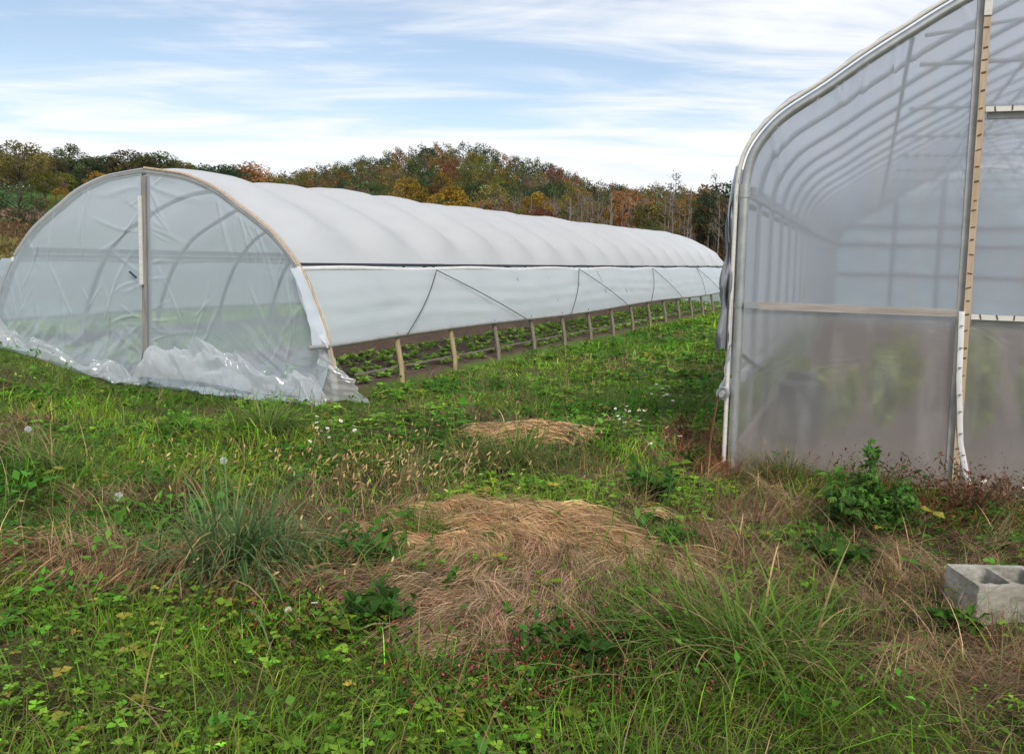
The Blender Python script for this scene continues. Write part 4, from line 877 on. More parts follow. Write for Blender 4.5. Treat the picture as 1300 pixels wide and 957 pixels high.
    k = (rg.uniform(0, 1, len(x)) < d * .9) & (e > 1.0); x, y, d = x[k], y[k], d[k]; n = len(x); r = np.hypot(x, y)
    c = drycol(rg, n, (.38, .255, .14)); red = sstep(1.2, .4, rot_ellipse(x, y, 1.7, 7.6, .6, 1.0, 0)); c = c * lerp(np.ones(3), np.array([1.05, .72, .68]), red[:, None])
    V, Q, T, C = blades(np.stack([x, y, gz(x, y) - .01], 1), rg.uniform(0, 6.28, n), rg.uniform(.10, .34, n), rg.uniform(.002, .0045, n) * (1 + np.clip((r - 5) / 7, 0, 3)), np.abs(rg.normal(.7, .45, n)), rg.uniform(.2, 1.5, n), c, c * 1.1, 4, .4, rg)
    o = link('dry_stalks', mesh_np('dry_stalks', V, Q, T, C), M_DRY); tag(o, 'tangled brown dead stalks mixed into the green grass', 'dead grass', kind='stuff')
build_dry()

def spindles(rg, P, D, ln, rad, col, n=5):
    """little seed heads: five-sided spindles"""
    m = len(P); D = D / np.linalg.norm(D, axis=1)[:, None]; a = np.cross(D, [0.3, 0.2, 1.0]); a /= np.linalg.norm(a, axis=1)[:, None]; b = np.cross(D, a); V = []
    for t, f in ((0.0, .35), (.3, 1.0), (.75, .7)):
        for j in range(n):
            an = j * 2 * np.pi / n; V.append(P + D * (ln * t)[:, None] + (a * math.cos(an) + b * math.sin(an)) * (rad * f)[:, None])
    V.append(P + D * ln[:, None]); V = np.stack(V, 1); k = 3 * n + 1; i = np.arange(m)[:, None] * k
    Q = np.concatenate([i + [r * n + j, r * n + (j + 1) % n, (r + 1) * n + (j + 1) % n, (r + 1) * n + j] for r in range(2) for j in range(n)], 0)
    T = np.concatenate([i + [2 * n + j, 2 * n + (j + 1) % n, 3 * n] for j in range(n)], 0)
    return V.reshape(-1, 3), Q, T, np.repeat(col, k, 0)
def build_foxtail():
    rg = np.random.default_rng(404); n = 330
    c = rg.choice(5, n, p=[.45, .22, .13, .12, .08]); cen = np.array([(-1.0, 6.3), (-.6, 6.6), (-2.3, 6.2), (-.4, 7.6), (-1.1, 4.8)])[c]; sd = np.array([(.45, .4), (.4, .5), (.4, .5), (.8, .7), (.5, .4)])[c]
    x, y = (cen + rg.normal(size=(n, 2)) * sd).T; z0 = gz(x, y); L = rg.uniform(.12, .30, n)
    lean = np.abs(rg.normal(.35, .25, n)); phi = rg.normal(.4, 1.2, n); S = 5
    col = jit(rg, (.33, .24, .10), n, .2, .05)
    B = np.stack([x, y, z0], 1); curl = rg.uniform(.2, .7, n)
    V, Q, T, C = blades(B, phi, L, np.full(n, .0035), lean, curl, col, col, S, .3, rg); tip = V.reshape(n, 2 * S + 1, 3)[:, -1]; prev = V.reshape(n, 2 * S + 1, 3)[:, 2 * S - 2]
    V2, Q2, T2, C2 = spindles(rg, tip - (tip - prev) * .1, tip - prev + rg.normal(0, .01, (n, 3)), rg.uniform(.028, .05, n), rg.uniform(.005, .008, n), jit(rg, (.50, .35, .16), n, .2, .06))
    o = link('foxtail_grass', mesh_np('foxtail_grass', np.concatenate([V, V2]), np.concatenate([Q, Q2 + len(V)]), np.concatenate([T, T2 + len(V)]), np.concatenate([C, C2])), M_DRY)
    tag(o, 'tan foxtail grass heads nodding over the field left of centre', 'foxtail grass', kind='stuff')
    # pink smartweed at the front and red stems by the greenhouse
    n = 1250; c = rg.choice(6, n, p=[.22, .18, .14, .16, .18, .12]); cen = np.array([(.25, 3.5), (-.1, 3.35), (-.95, 3.75), (2.6, 5.9), (3.2, 5.9), (.75, 3.75)])[c]; sd = np.array([(.22, .2), (.2, .15), (.25, .15), (.4, .3), (.4, .3), (.25, .2)])[c]
    x, y = (cen + rg.normal(size=(n, 2)) * sd).T; kk = ~keep_out(x, y); x, y, c = x[kk], y[kk], c[kk]; n = len(x); tall = np.where((c == 3) | (c == 4), 2.1, 1.0)
    L = rg.uniform(.07, .19, n) * tall; phi = rg.uniform(0, 6.28, n); col = jit(rg, (.17, .045, .03), n, .25, .1)
    V, Q, T, C = blades(np.stack([x, y, gz(x, y)], 1), phi, L, np.full(n, .003), np.abs(rg.normal(.2, .2, n)), rg.uniform(.2, .9, n), col, col, 4, .3, rg); tip = V.reshape(n, 9, 3)[:, -1]; prev = V.reshape(n, 9, 3)[:, 6]
    pk = np.where((tall > 1.5)[:, None], np.array([.30, .06, .08]), np.array([.50, .13, .17]))
    V2, Q2, T2, C2 = spindles(rg, tip, tip - prev + rg.normal(0, .01, (n, 3)), rg.uniform(.006, .016, n), rg.uniform(.0022, .004, n), jit(rg, pk, n, .25, .08))
    q = 5; Bl = np.repeat(np.stack([x, y, gz(x, y)], 1), q, 0) + np.stack([rg.normal(0, .03, n * q), rg.normal(0, .03, n * q), rg.uniform(.1, .85, n * q) * np.repeat(L, q)], 1)
    lc = np.repeat(np.where((tall > 1.5)[:, None], np.array([.10, .075, .03]), np.array([.05, .115, .02])), q, 0); rr_ = rg.uniform(0, 1, n * q) < .22; lc[rr_] = (.20, .05, .035)
    V3, T3, C3 = leaf_mesh(Bl, rdir(rg, n * q, .1), np.stack([rg.normal(0, .4, n * q), rg.normal(0, .4, n * q), np.ones(n * q)], 1), rg.uniform(.03, .06, n * q), rg.uniform(.008, .016, n * q), jit(rg, lc, n * q, .25, .1))
    a, b = len(V), len(V) + len(V2)
    o = link('smartweed', mesh_np('smartweed', np.concatenate([V, V2, V3]), np.concatenate([Q, Q2 + a]), np.concatenate([T, T2 + a, T3 + b]), np.concatenate([C, C2, C3])), M_LEAF)
    tag(o, 'pink flowered smartweed and red stemmed weeds in the front grass', 'weeds', kind='stuff')
build_foxtail()

# ------------------------------------------------------------------ single plants
def tussock(name, x, y, n, L0, L1, w0, w1, base, label, seed, bias=None, rad=.1):
    rg = np.random.default_rng(seed); z = gz1(x, y); r = np.abs(rg.normal(0, .75, n)) * rad; a = rg.uniform(0, 6.28, n)
    B = np.stack([r * np.cos(a), r * np.sin(a), np.full(n, -.02)], 1); ph = a + rg.normal(0, .5, n)
    if bias is not None:
        k = rg.uniform(0, 1, n) < .55; ph[k] = bias + rg.normal(0, .55, int(k.sum()))
    c = jit(rg, base, n, .22, .07); dd = rg.uniform(0, 1, n) < .14; c[dd] = jit(rg, (.36, .27, .13), int(dd.sum()), .25, .05)
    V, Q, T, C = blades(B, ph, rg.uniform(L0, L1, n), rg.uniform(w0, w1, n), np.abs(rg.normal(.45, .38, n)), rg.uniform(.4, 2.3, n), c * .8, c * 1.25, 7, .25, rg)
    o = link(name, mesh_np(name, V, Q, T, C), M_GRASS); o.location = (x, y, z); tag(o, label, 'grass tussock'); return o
tussock('grass_tussock', -1.35, 4.5, 520, .30, .66, .007, .016, (.12, .20, .075), 'large blue green grass tussock arching over the brown strip at left', 1, bias=-1.1, rad=.34)
tussock('grass_tussock', 0.95, 3.55, 560, .28, .62, .006, .013, (.12, .21, .035), 'bright green grass tussock at the bottom edge right of centre', 2, bias=2.9, rad=.30)
tussock('grass_tussock', -2.15, 8.0, 420, .3, .55, .006, .012, (.12, .22, .04), 'fresh green grass tuft midway between camera and tunnel end', 3, rad=.22)
tussock('grass_tussock', -3.2, 6.3, 300, .3, .5, .006, .012, (.12, .20, .045), 'grass tuft near the left edge of the field', 4, bias=3.0, rad=.2)
tussock('grass_tussock', 0.05, 7.2, 420, .25, .5, .006, .011, (.11, .20, .03), 'dark green grass tuft just in front of the straw heap', 5, rad=.3)
tussock('grass_tussock', 2.12, 6.85, 380, .18, .42, .004, .009, (.13, .15, .04), 'yellowing grass clump right of the greenhouse corner post', 6, rad=.24)

def build_bush():
    rg = np.random.default_rng(505); cx, cy = 2.24, 5.55; z = gz1(cx, cy)
    bush = empty('weed_bush', (cx, cy, z), label='dark leafy thistle-like weed bush in front of the greenhouse wall', cat='bush')
    st, lv = MB(), []
    for i in range(46):
        a = rg.uniform(0, 6.28); tall = i < 3
        ln = rg.uniform(.18, .40) if not tall else rg.uniform(.40, .52); lean = rg.uniform(.15, 1.25) if not tall else rg.uniform(.02, .12)
        P = [np.zeros(3)]; 
        for s in range(6):
            th = lean + .10 * s * (0 if tall else 1); P.append(P[-1] + ln / 6 * np.array([math.sin(th) * math.cos(a), math.sin(th) * math.sin(a), math.cos(th)]))
        P = np.array(P); st.tube(P, np.linspace(.006, .002, 7), 5)
        for s in range(2, 7):
            for j in range(11 if not tall else 8):
                lv.append((P[s] + rg.normal(0, .02, 3), rdir(rg, 1, .15)[0]))
    link('stem', st.mesh('bush_stem'), solid('green_stem', (.05, .10, .02), (.10, .14, .04), 8, .7), bush)
    B = np.array([l[0] for l in lv]); D = np.array([l[1] for l in lv]); n = len(B); Vs, Ts, Cs, off = [], [], [], 0
    c = jit(rg, (.085, .185, .035), n, .3, .1); ln = rg.uniform(.045, .09, n); Nn = np.stack([rg.normal(0, .4, n), rg.normal(0, .4, n), np.ones(n)], 1)
    side = np.cross(D, Nn); side /= np.linalg.norm(side, axis=1)[:, None]
    for f, sgn, sc in ((0, 0, 1.0), (.2, 1, .55), (.2, -1, .55), (.5, 1, .42), (.5, -1, .42)):     # lobed leaves: midrib blade plus side lobes
        dd = D + side * sgn * .9; V, T, C = leaf_mesh(B + D * (ln * f)[:, None], dd, Nn, ln * sc, ln * sc * .38, c, .2, .05); Vs.append(V); Ts.append(T + off); Cs.append(C); off += len(V)
    link('foliage', mesh_np('bush_foliage', np.concatenate(Vs), None, np.concatenate(Ts), np.concatenate(Cs)), M_LEAF, bush)
build_bush()

def leafy_plant(name, x, y, h, n, base, lnr, label, seed, cat='weed', spread=.12, wr=.4):
    rg = np.random.default_rng(seed); e = empty(name, (x, y, gz1(x, y)), label=label, cat=cat); st = MB(); B, D = [], []
    for i in range(max(3, n // 14)):
        a = rg.uniform(0, 6.28); tip = np.array([math.cos(a) * spread * rg.uniform(.3, 1), math.sin(a) * spread * rg.uniform(.3, 1), h * rg.uniform(.6, 1)])
        P = np.array([tip * t + np.array([0, 0, .02 * math.sin(3 * t)]) for t in np.linspace(0, 1, 5)]); st.tube(P, np.linspace(.004, .0015, 5), 4)
        for j in range(14):
            t = rg.uniform(.25, 1); B.append(tip * t); D.append(rdir(rg, 1, .3)[0])
    B, D = np.array(B), np.array(D); m = len(B); ln = rg.uniform(*lnr, m)
    link('stem', st.mesh('stem'), M_GREENSTEM, e)
    V, T, C = leaf_mesh(B, D, np.stack([rg.normal(0, .4, m), rg.normal(0, .4, m), np.ones(m)], 1), ln, ln * wr, jit(rg, base, m, .25, .1)); link('foliage', mesh_np('foliage', V, None, T, C), M_LEAF, e); return e
M_GREENSTEM = solid('weed_stem', (.07, .11, .03), (.14, .15, .06), 8, .7)
leafy_plant('leafy_weed', 1.02, 6.1, .26, 220, (.05, .125, .02), (.05, .11), 'broad leaved green weed clump right of the brown mat', 21, spread=.3, wr=.5)
leafy_plant('leafy_weed', .86, 5.05, .16, 150, (.07, .17, .025), (.04, .09), 'low bright green weed patch touching the right edge of the brown mat', 31, spread=.26, wr=.45)
leafy_plant('leafy_weed', -.72, 4.75, .18, 150, (.06, .15, .022), (.04, .09), 'low green weed patch touching the left edge of the brown mat', 32, spread=.26, wr=.45)
leafy_plant('leafy_weed', 1.75, 4.75, .22, 200, (.05, .12, .02), (.04, .09), 'low green weed clump left of the concrete block', 22, spread=.28, wr=.5)
leafy_plant('leafy_weed', 2.02, 4.02, .16, 120, (.055, .14, .02), (.05, .10), 'green nettle-like weed growing against the near corner of the concrete block', 23, spread=.15, wr=.55)
leafy_plant('leafy_weed', -0.62, 5.35, .16, 70, (.09, .19, .025), (.03, .07), 'small bright green weed at the left edge of the brown mat', 24, spread=.09, wr=.4)
leafy_plant('leafy_weed', 1.50, 7.25, .18, 120, (.05, .115, .02), (.04, .09), 'leafy green weed left of the greenhouse corner post', 25, spread=.2)
leafy_plant('leafy_weed', -0.55, 3.95, .2, 160, (.05, .12, .02), (.05, .10), 'broad leaved weed clump below the left end of the brown mat', 26, spread=.25, wr=.5)
leafy_plant('leafy_weed', 0.35, 3.62, .2, 200, (.05, .12, .02), (.04, .09), 'leafy green weed clump at the bottom centre among pink flowers', 27, spread=.3, wr=.5)
for i, (wx, wy, hh, nn, wl_) in enumerate(((.22, 5.28, .08, 26, 'tiny green sprout in the upper right of the brown mat'), (-.12, 5.0, .09, 30, 'small green sprout in the middle of the brown mat'), (.30, 4.55, .10, 40, 'green sprout near the right side of the brown mat'), (-.28, 4.35, .10, 45, 'green sprout in the lower left of the brown mat'), (.05, 3.98, .12, 60, 'leafy sprout at the lower edge of the brown mat'))):
    leafy_plant('weed_sprout', wx, wy, hh, nn, (.08, .19, .025), (.03, .06), wl_, 41 + i, spread=.09, wr=.45)
tussock('grass_tussock', 2.36, 3.93, 190, .10, .26, .003, .007, (.15, .17, .05), 'short yellow green grass fringe along the front of the concrete block', 9, rad=.22)
leafy_plant('red_weed', 2.95, 5.75, .42, 240, (.13, .055, .035), (.03, .06), 'reddish brown weed bush at the foot of the greenhouse upright', 28, spread=.35, wr=.3)
leafy_plant('red_weed', 1.62, 8.1, .35, 180, (.16, .05, .035), (.03, .06), 'dark red weeds standing beside the rolled side film', 29, spread=.25, wr=.3)

M_WHITE_PETAL = solid('white_petal', (.72, .72, .70), (.8, .8, .77), 9, .7, bump=0)
M_YELLOW = solid('yellow_centre', (.55, .38, .04), (.65, .45, .06), 9, .8, bump=0)
M_FLUFF = leafy('seed_fluff', .9, .5, spec=.1)
def build_flowers():
    rg = np.random.default_rng(606)
    pet = MB(); 
    for j in range(9):
        a = j * 6.283 / 9; c, s = math.cos(a), math.sin(a); pet.add([(c * .002, s * .002, 0), (c * .009 - s * .0028, s * .009 + c * .0028, .001), (c * .013, s * .013, 0), (c * .009 + s * .0028, s * .009 - c * .0028, .001)], [(0, 1, 2, 3)])
    petm = pet.mesh('petals', False); cen = MB().tube([(0, 0, -.001), (0, 0, .002)], .004, 6).mesh('flower_centre')
    spots = [(-1.27, 6.6, 'white aster clump among foxtails left of centre', 13, .42), (1.0, 7.95, 'white aster clump in the grass beyond the brown mat', 14, .36), (1.5, 8.9, 'white aster clump beside the rolled greenhouse film', 10, .40), (1.05, 6.6, 'sparse white aster stems above the leafy weed', 7, .40), (3.05, 5.45, 'white aster stems by the red weeds near the greenhouse', 4, .36), (-.75, 3.75, 'white aster stems low in the grass at the bottom', 4, .15)]
    for x, y, lab, n, h in spots:
        e = empty('aster_plant', (x, y, gz1(x, y)), label=lab, cat='flower', group='white asters dotted through the field'); st = MB()
        for i in range(n):
            a = rg.uniform(0, 6.28); q = rg.uniform(.05, .22); tip = np.array([math.cos(a) * q, math.sin(a) * q, h * rg.uniform(.7, 1.1)])
            st.tube(np.array([tip * t * np.array([t, t, 1]) + 0 for t in np.linspace(0, 1, 5)]), .0018, 4)
            f = link('flower_head', petm, M_WHITE_PETAL, e); f.location = tip + [0, 0, .002]; sc_ = rg.uniform(.9, 1.5); f.scale = (sc_,) * 3; f.rotation_euler = (rg.normal(.3, .4), rg.normal(0, .4), rg.uniform(0, 6))
            link('flower_centre', cen, M_YELLOW, f)
        link('stem', st.mesh('aster_stem'), M_GREENSTEM, e)
    for x, y, h, lab in ((-2.36, 5.42, .15, 'dandelion seed clock beside the small dry patch at left'), (-2.03, 6.4, .17, 'dandelion seed clock in the grass right of the dry patch'), (-3.9, 7.3, .12, 'dandelion seed clock low in the grass near the left edge')):
        e = empty('dandelion_clock', (x, y, gz1(x, y)), label=lab, cat='dandelion')
        link('stem', MB().tube([(0, 0, 0), (.005, 0, h * .5), (0, .004, h)], .002, 5).mesh('dandelion_stem'), M_GREENSTEM, e)
        D = rdir(rg, 130); P = D * .020; n = 130; V, Q, C = diamond_mesh(P, D + rg.normal(0, .3, (n, 3)), rdir(rg, n), .009, .006, np.full((n, 3), .85))
        V2, Q2, C2 = diamond_mesh(D * .003, D, rdir(rg, n), .022, .0014, np.full((n, 3), .8))
        s = link('seed_head', mesh_np('seed_head', np.concatenate([V, V2]), np.concatenate([Q, Q2 + len(V)]), None, np.concatenate([C, C2]), False), M_FLUFF, e); s.location = (0, .004, h)
build_flowers()

# ------------------------------------------------------------------ concrete block
def build_block():
    xs = [0, .034, .180, .214, .356, .394]; ys = [0, .034, .258, .292]; H = .185; b = MB(); 
    # rounded-corner cells cut in the top, walls running down
    def cell(x0, x1, y0, y1, r=.022):
        P = []
        for cx, cy, a0 in ((x1 - r, y1 - r, 0), (x0 + r, y1 - r, 90), (x0 + r, y0 + r, 180), (x1 - r, y0 + r, 270)):
            for k in range(5): a = R(a0 + k * 22.5); P.append((cx + r * math.cos(a), cy + r * math.sin(a)))
        return P
    import bmesh
    bm = bmesh.new()
    def ring(P, z): return [bm.verts.new((x, y, z)) for x, y in P]
    outer = cell(0, .394, 0, .295, .006); nO = len(outer)
    co_t, co_b = ring(outer, H), ring(outer, 0)
    es = []
    for i in range(nO): bm.faces.new((co_b[i], co_b[(i + 1) % nO], co_t[(i + 1) % nO], co_t[i]))
    loops_t, loops_b = [co_t], [co_b]
    for x0, x1 in ((.034, .180), (.214, .356)):
        P = cell(x0, x1, .036, .259); P2 = cell(x0 + .006, x1 - .006, .042, .253)
        t_, b_ = ring(P, H), ring(P2, 0); n = len(P); loops_t.append(t_); loops_b.append(b_)
        for i in range(n): bm.faces.new((t_[i], t_[(i + 1) % n], b_[(i + 1) % n], b_[i]))
    for loops in (loops_t, loops_b):
        ed = []
        for l in loops:
            for i in range(len(l)):
                e = bm.edges.get((l[i], l[(i + 1) % len(l)])) or bm.edges.new((l[i], l[(i + 1) % len(l)])); ed.append(e)
        bmesh.ops.triangle_fill(bm, use_beauty=True, edges=ed)
    bmesh.ops.recalc_face_normals(bm, faces=bm.faces)
    me = bpy.data.meshes.new('concrete_block'); bm.to_mesh(me); bm.free()
    o = link('concrete_block', me, M_CONC)
    bv = o.modifiers.new('bevel', 'BEVEL'); bv.width = .006; bv.segments = 2; bv.limit_method = 'ANGLE'
    sb = o.modifiers.new('subdivide', 'SUBSURF'); sb.subdivision_type = 'SIMPLE'; sb.levels = sb.render_levels = 4
    tx = bpy.data.textures.new('chips', 'CLOUDS'); tx.noise_scale = .035; tx.noise_depth = 4; dm = o.modifiers.new('rough', 'DISPLACE'); dm.texture = tx; dm.strength = .014; dm.mid_level = .55; dm.texture_coords = 'LOCAL'
    o.location = (2.185, 4.12, -.05); o.rotation_euler = (R(1.0), R(1.0), R(3.0))
    tag(o, 'rough grey hollow concrete block lying cells-up at the right edge', 'concrete block')
build_block()

# ------------------------------------------------------------------ crops in the tunnel
def build_crops():
    rg = np.random.default_rng(707); meshes = []
    for s in range(3):
        n = 20; a = rg.uniform(0, 6.28, n); B = np.stack([.02 * np.cos(a), .02 * np.sin(a), rg.uniform(0, .05, n)], 1); el = rg.uniform(.2, 1.1, n)
        D = np.stack([np.cos(a) * np.cos(el), np.sin(a) * np.cos(el), np.sin(el)], 1); ln = rg.uniform(.10, .19, n)
        V, T, C = leaf_mesh(B, D, np.stack([0 * a, 0 * a, np.ones(n)], 1), ln, ln * .6, jit(rg, (.31, .48, .10), n, .25, .1), .3, .08); meshes.append(mesh_np('crop_plant', V, None, T, C))
    rows = [2.42, 2.05, 1.65, 1.25, .95]; cnt = 0; pts = []
    for u in rows:
        for v in np.arange(.5, T_LEN - .3,   .30): pts.append((u + rg.normal(0, .04), v + rg.normal(0, .06)))
    pts.sort(key=lambda p: p[1] - p[0] * 1.5); rest = []
    for u, v in pts:
        x, y = T0 + u * UT + v * LT; z = gz1(x, y)
        if cnt < 300:
            o = link('crop_plant', meshes[cnt % 3], M_LEAF); o.location = (x, y, z); o.rotation_euler = (0, 0, rg.uniform(0, 6.28)); s = rg.uniform(.5, .8); o.scale = (s, s, s * .9)
            tag(o, 'low leafy salad plant in the planted rows inside the white tunnel', 'crop plant', 'salad plants in rows inside the tunnel'); cnt += 1
        else: rest.append((x, y, z))
    for u in np.arange(-2.4, .5, .36):
        for v in np.arange(.4, T_LEN - .3, .3):
            x, y = T0 + (u + rg.normal(0, .05)) * UT + (v + rg.normal(0, .06)) * LT; rest.append((x, y, gz1(x, y) + .03))
    n = len(rest)
    if n:
        q = 18; rest = np.array(rest); P = np.repeat(rest, q, 0) + np.stack([rg.normal(0, .06, n * q), rg.normal(0, .06, n * q), rg.uniform(.03, .12, n * q)], 1)
        V, T, C = leaf_mesh(P, rdir(rg, n * q, .4), np.tile([0.1, 0, 1.0], (n * q, 1)), rg.uniform(.07, .12, n * q), rg.uniform(.04, .07, n * q), jit(rg, (.31, .48, .10), n * q, .25, .1))
        tag(link('crop_rows', mesh_np('crop_rows', V, None, T, C), M_LEAF), 'far rows of leafy salad crop inside the white tunnel', 'crop rows', kind='stuff')
    link('bed_board', MB().beam((.72, .4, .17 + ZL), (.72, T_LEN - .2, .19 + ZL), .04, .24).mesh('bed_board', False), M_BED, tunnel)
    # plants and barrels in the grey greenhouse
    for i, (u, v, h) in enumerate(((.75, 1.9, .7), (1.15, 2.3, .9), (1.95, 2.2, 1.0), (2.5, 2.6, .9), (.35, 3.2, .6), (1.4, 4.2, .9), (2.2, 4.6, 1.0), (3.0, 4.0, .9))):
        x, y = H0 + u * UH + v * LH; e = leafy_plant('staked_plant', x, y, h, 420, (.34, .40, .05), (.08, .16), 'tall green plant blurred behind the hazy greenhouse end film', 900 + i, cat='plant', spread=.22, wr=.5); e['group'] = 'plants growing inside the grey greenhouse'
    for i, (u, v) in enumerate(((.42, 1.5), (.42, 2.4))):
        x, y = H0 + u * UH + v * LH
        t = np.linspace(0, 1, 9); rr = .19 + .02 * np.sin(np.pi * t); P = [(0, 0, .55 * k) for k in t]
        b = MB().tube(P, rr, 20); b.tube([(0, 0, .18), (0, 0, .2)], .218, 20).tube([(0, 0, .36), (0, 0, .38)], .218, 20)
        o = link('barrel', b.mesh('barrel'), M_DARK); o.location = (x, y, -.05); tag(o, ['dark blue barrel just behind the greenhouse end film near its corner', 'dark barrel standing second from the greenhouse end film'][i], 'barrel')
build_crops()

# ------------------------------------------------------------------ trees
def tree_parts(seed, style):
    """unit-height tree: trunk with limbs, crown of small leaf faces"""
    rg = np.random.default_rng(seed); tr = MB(); B, lim = [], []
    if style == 'bare':
        hz = np.linspace(-.04, 1, 8); P = np.stack([np.cumsum(rg.normal(0, .006, 8)), np.cumsum(rg.normal(0, .006, 8)), hz], 1); tr.tube(P, np.linspace(.013, .002, 8), 5)
        for i in range(17):
            t = rg.uniform(.3, .95); p = np.array([np.interp(t, hz, P[:, k]) for k in range(3)]); a = rg.uniform(0, 6.28); ln = rg.uniform(.10, .26) * (1.25 - t); up = rg.uniform(.5, 1.2)
            d = np.array([math.cos(a), math.sin(a), up]); d /= np.linalg.norm(d); e = p + d * ln; mid = p + d * ln * .5 + [0, 0, -.01]
            tr.tube([p, mid, e], [.0055, .0035, .001], 4); lim.append(e)
            for j in range(3):
                d2 = d + rg.normal(0, .5, 3); d2 /= np.linalg.norm(d2); s = p + d * ln * rg.uniform(.4, .9); tr.tube([s, s + d2 * ln * .5], [.0025, .0008], 3); lim.append(s + d2 * ln * .5)
        lim = np.array(lim); n = 240; c = lim[rg.integers(0, len(lim), n)] + rg.normal(0, .02, (n, 3)); sz = rg.uniform(.010, .022, n)
    elif style == 'conifer':
        tr.tube([(0, 0, -.04), (0, 0, .5), (0, 0, 1)], [.02, .012, .002], 6); n = 1500; t = rg.uniform(.05, 1, n) ** .8; a = rg.uniform(0, 6.28, n); q = (1 - t) ** .7 * .30 * np.sqrt(rg.uniform(.2, 1, n)); c = np.stack([q * np.cos(a), q * np.sin(a), t], 1); sz = rg.uniform(.03, .06, n)
    else:
        lowc = {'oak': .30, 'tall': .42, 'shrub': .06, 'open': .35}[style]; wdt = {'oak': .40, 'tall': .27, 'shrub': .52, 'open': .34}[style]
        hz = np.linspace(-.05, .8, 7); P = np.stack([np.cumsum(rg.normal(0, .010, 7)), np.cumsum(rg.normal(0, .010, 7)), hz], 1); tr.tube(P, np.linspace(.030 if style != 'shrub' else .02, .006, 7), 7)
        nb = {'oak': 26, 'tall': 22, 'shrub': 20, 'open': 15}[style]; cs = []
        for i in range(nb):
            t = (i + rg.uniform(0, 1)) / nb; zc = lowc + (1 - lowc) * (.10 + .82 * t); prof = math.sin(math.pi * (.16 + .80 * t)) ** .7; a = i * 2.4 + rg.normal(0, .5); q = wdt * prof * rg.uniform(.45, .95)
            cc = np.array([q * math.cos(a), q * math.sin(a), zc]); p0 = np.array([np.interp(zc * .6, hz, P[:, 0]), np.interp(zc * .6, hz, P[:, 1]), max(zc * .6, lowc * .6)])
            tr.tube([p0, (p0 + cc) / 2 + [0, 0, .02], cc], [.010, .006, .002], 4); cs.append(cc)
        cs = np.array(cs); per = {'oak': 105, 'tall': 95, 'shrub': 110, 'open': 80}[style]; rad = {'oak': .105, 'tall': .085, 'shrub': .14, 'open': .085}[style]
        off = rdir(rg, nb * per) * (rad * np.cbrt(rg.uniform(.15, 1, nb * per)))[:, None] * np.array([1.1, 1.1, .8]); c = np.repeat(cs, per, 0) + off; n = len(c); sz = rg.uniform(.020, .040, n)
        cl = np.repeat(np.exp(rg.normal(0, .22, (nb, 1))), per, 0)
    if style in ('bare', 'conifer'): cl = np.exp(rg.normal(0, .15, (n, 1)))
    outw = (c - np.array([0, 0, .45])) ; outw /= np.linalg.norm(outw, axis=1)[:, None] + 1e-6
    if style not in ('bare', 'conifer'): outw = outw * .6 + off / (rad * .8)
    D = rdir(rg, n); V, Q, C = diamond_mesh(c - D * (sz * .5)[:, None], D, outw + rdir(rg, n) * .55, sz, sz * .75, np.exp(rg.normal(0, .09, (n, 1))) * np.exp(rg.normal(0, .04, (n, 3))) * cl)
    tm = tr.mesh('trunk'); ca = tm.color_attributes.new('Col', 'FLOAT_COLOR', 'POINT'); k = len(tm.vertices); ca.data.foreach_set('color', np.ones(k * 4, np.float32)); tm.materials.append(M_BARK)
    cm = mesh_np('crown', V, Q, None, C, False); cm.materials.append(M_CROWN); return tm, cm
TREES = {s: [tree_parts(1000 + 37 * i + len(s), s) for i in range(3)] for s in ('oak', 'tall', 'shrub', 'open', 'bare')}
TREES['conifer'] = [tree_parts(1500, 'conifer')]
LEAFCOL = {'green': (.085, .115, .042), 'dark': (.050, .076, .040), 'olive': (.175, .150, .050), 'rust': (.25, .145, .055), 'yellow': (.30, .19, .03), 'brown': (.165, .125, .080), 'red': (.20, .06, .04), 'lime': (.16, .17, .03)}
TCOUNT = [0]
def tree(x, y, h, style, colour, label, group=None, wide=1.0, name=None, bark=(.10, .085, .07), rg=RNG):
    nm = name or {'oak': 'broadleaf_tree', 'tall': 'broadleaf_tree', 'open': 'broadleaf_tree', 'shrub': 'shrub', 'bare': 'bare_tree', 'conifer': 'evergreen_tree'}[style]
    e = empty(nm, (x, y, gz1(x, y)), float(rg.uniform(0, 6.28)), label=label, cat='shrub' if style == 'shrub' else 'tree', group=group); TCOUNT[0] += 1
    tm, cm = TREES[style][TCOUNT[0] % len(TREES[style])]
    t = link('trunk', tm, None, e); c = link('crown', cm, None, e); e.scale = (h * wide, h * wide, h)
    lc = np.array(LEAFCOL[colour]) * np.exp(rg.normal(0, .2)) * np.exp(rg.normal(0, .06, 3)); c.color = (*lc, 1); t.color = (*(np.array(bark) * np.exp(rg.normal(0, .2))), 1); return e
def at(px, r):                            # a bearing (photo column) and a distance give a place on the ground
    a = math.atan((px - 650) / F_PX); return r * math.sin(a), r * math.cos(a)
def height_for(px, top, r):               # tree height whose top shows at that row
    x, y = at(px, r); hor = 325.2 + .0249 * (px - 650); return EYE + (hor - top) / F_PX * y - gz1(x, y)
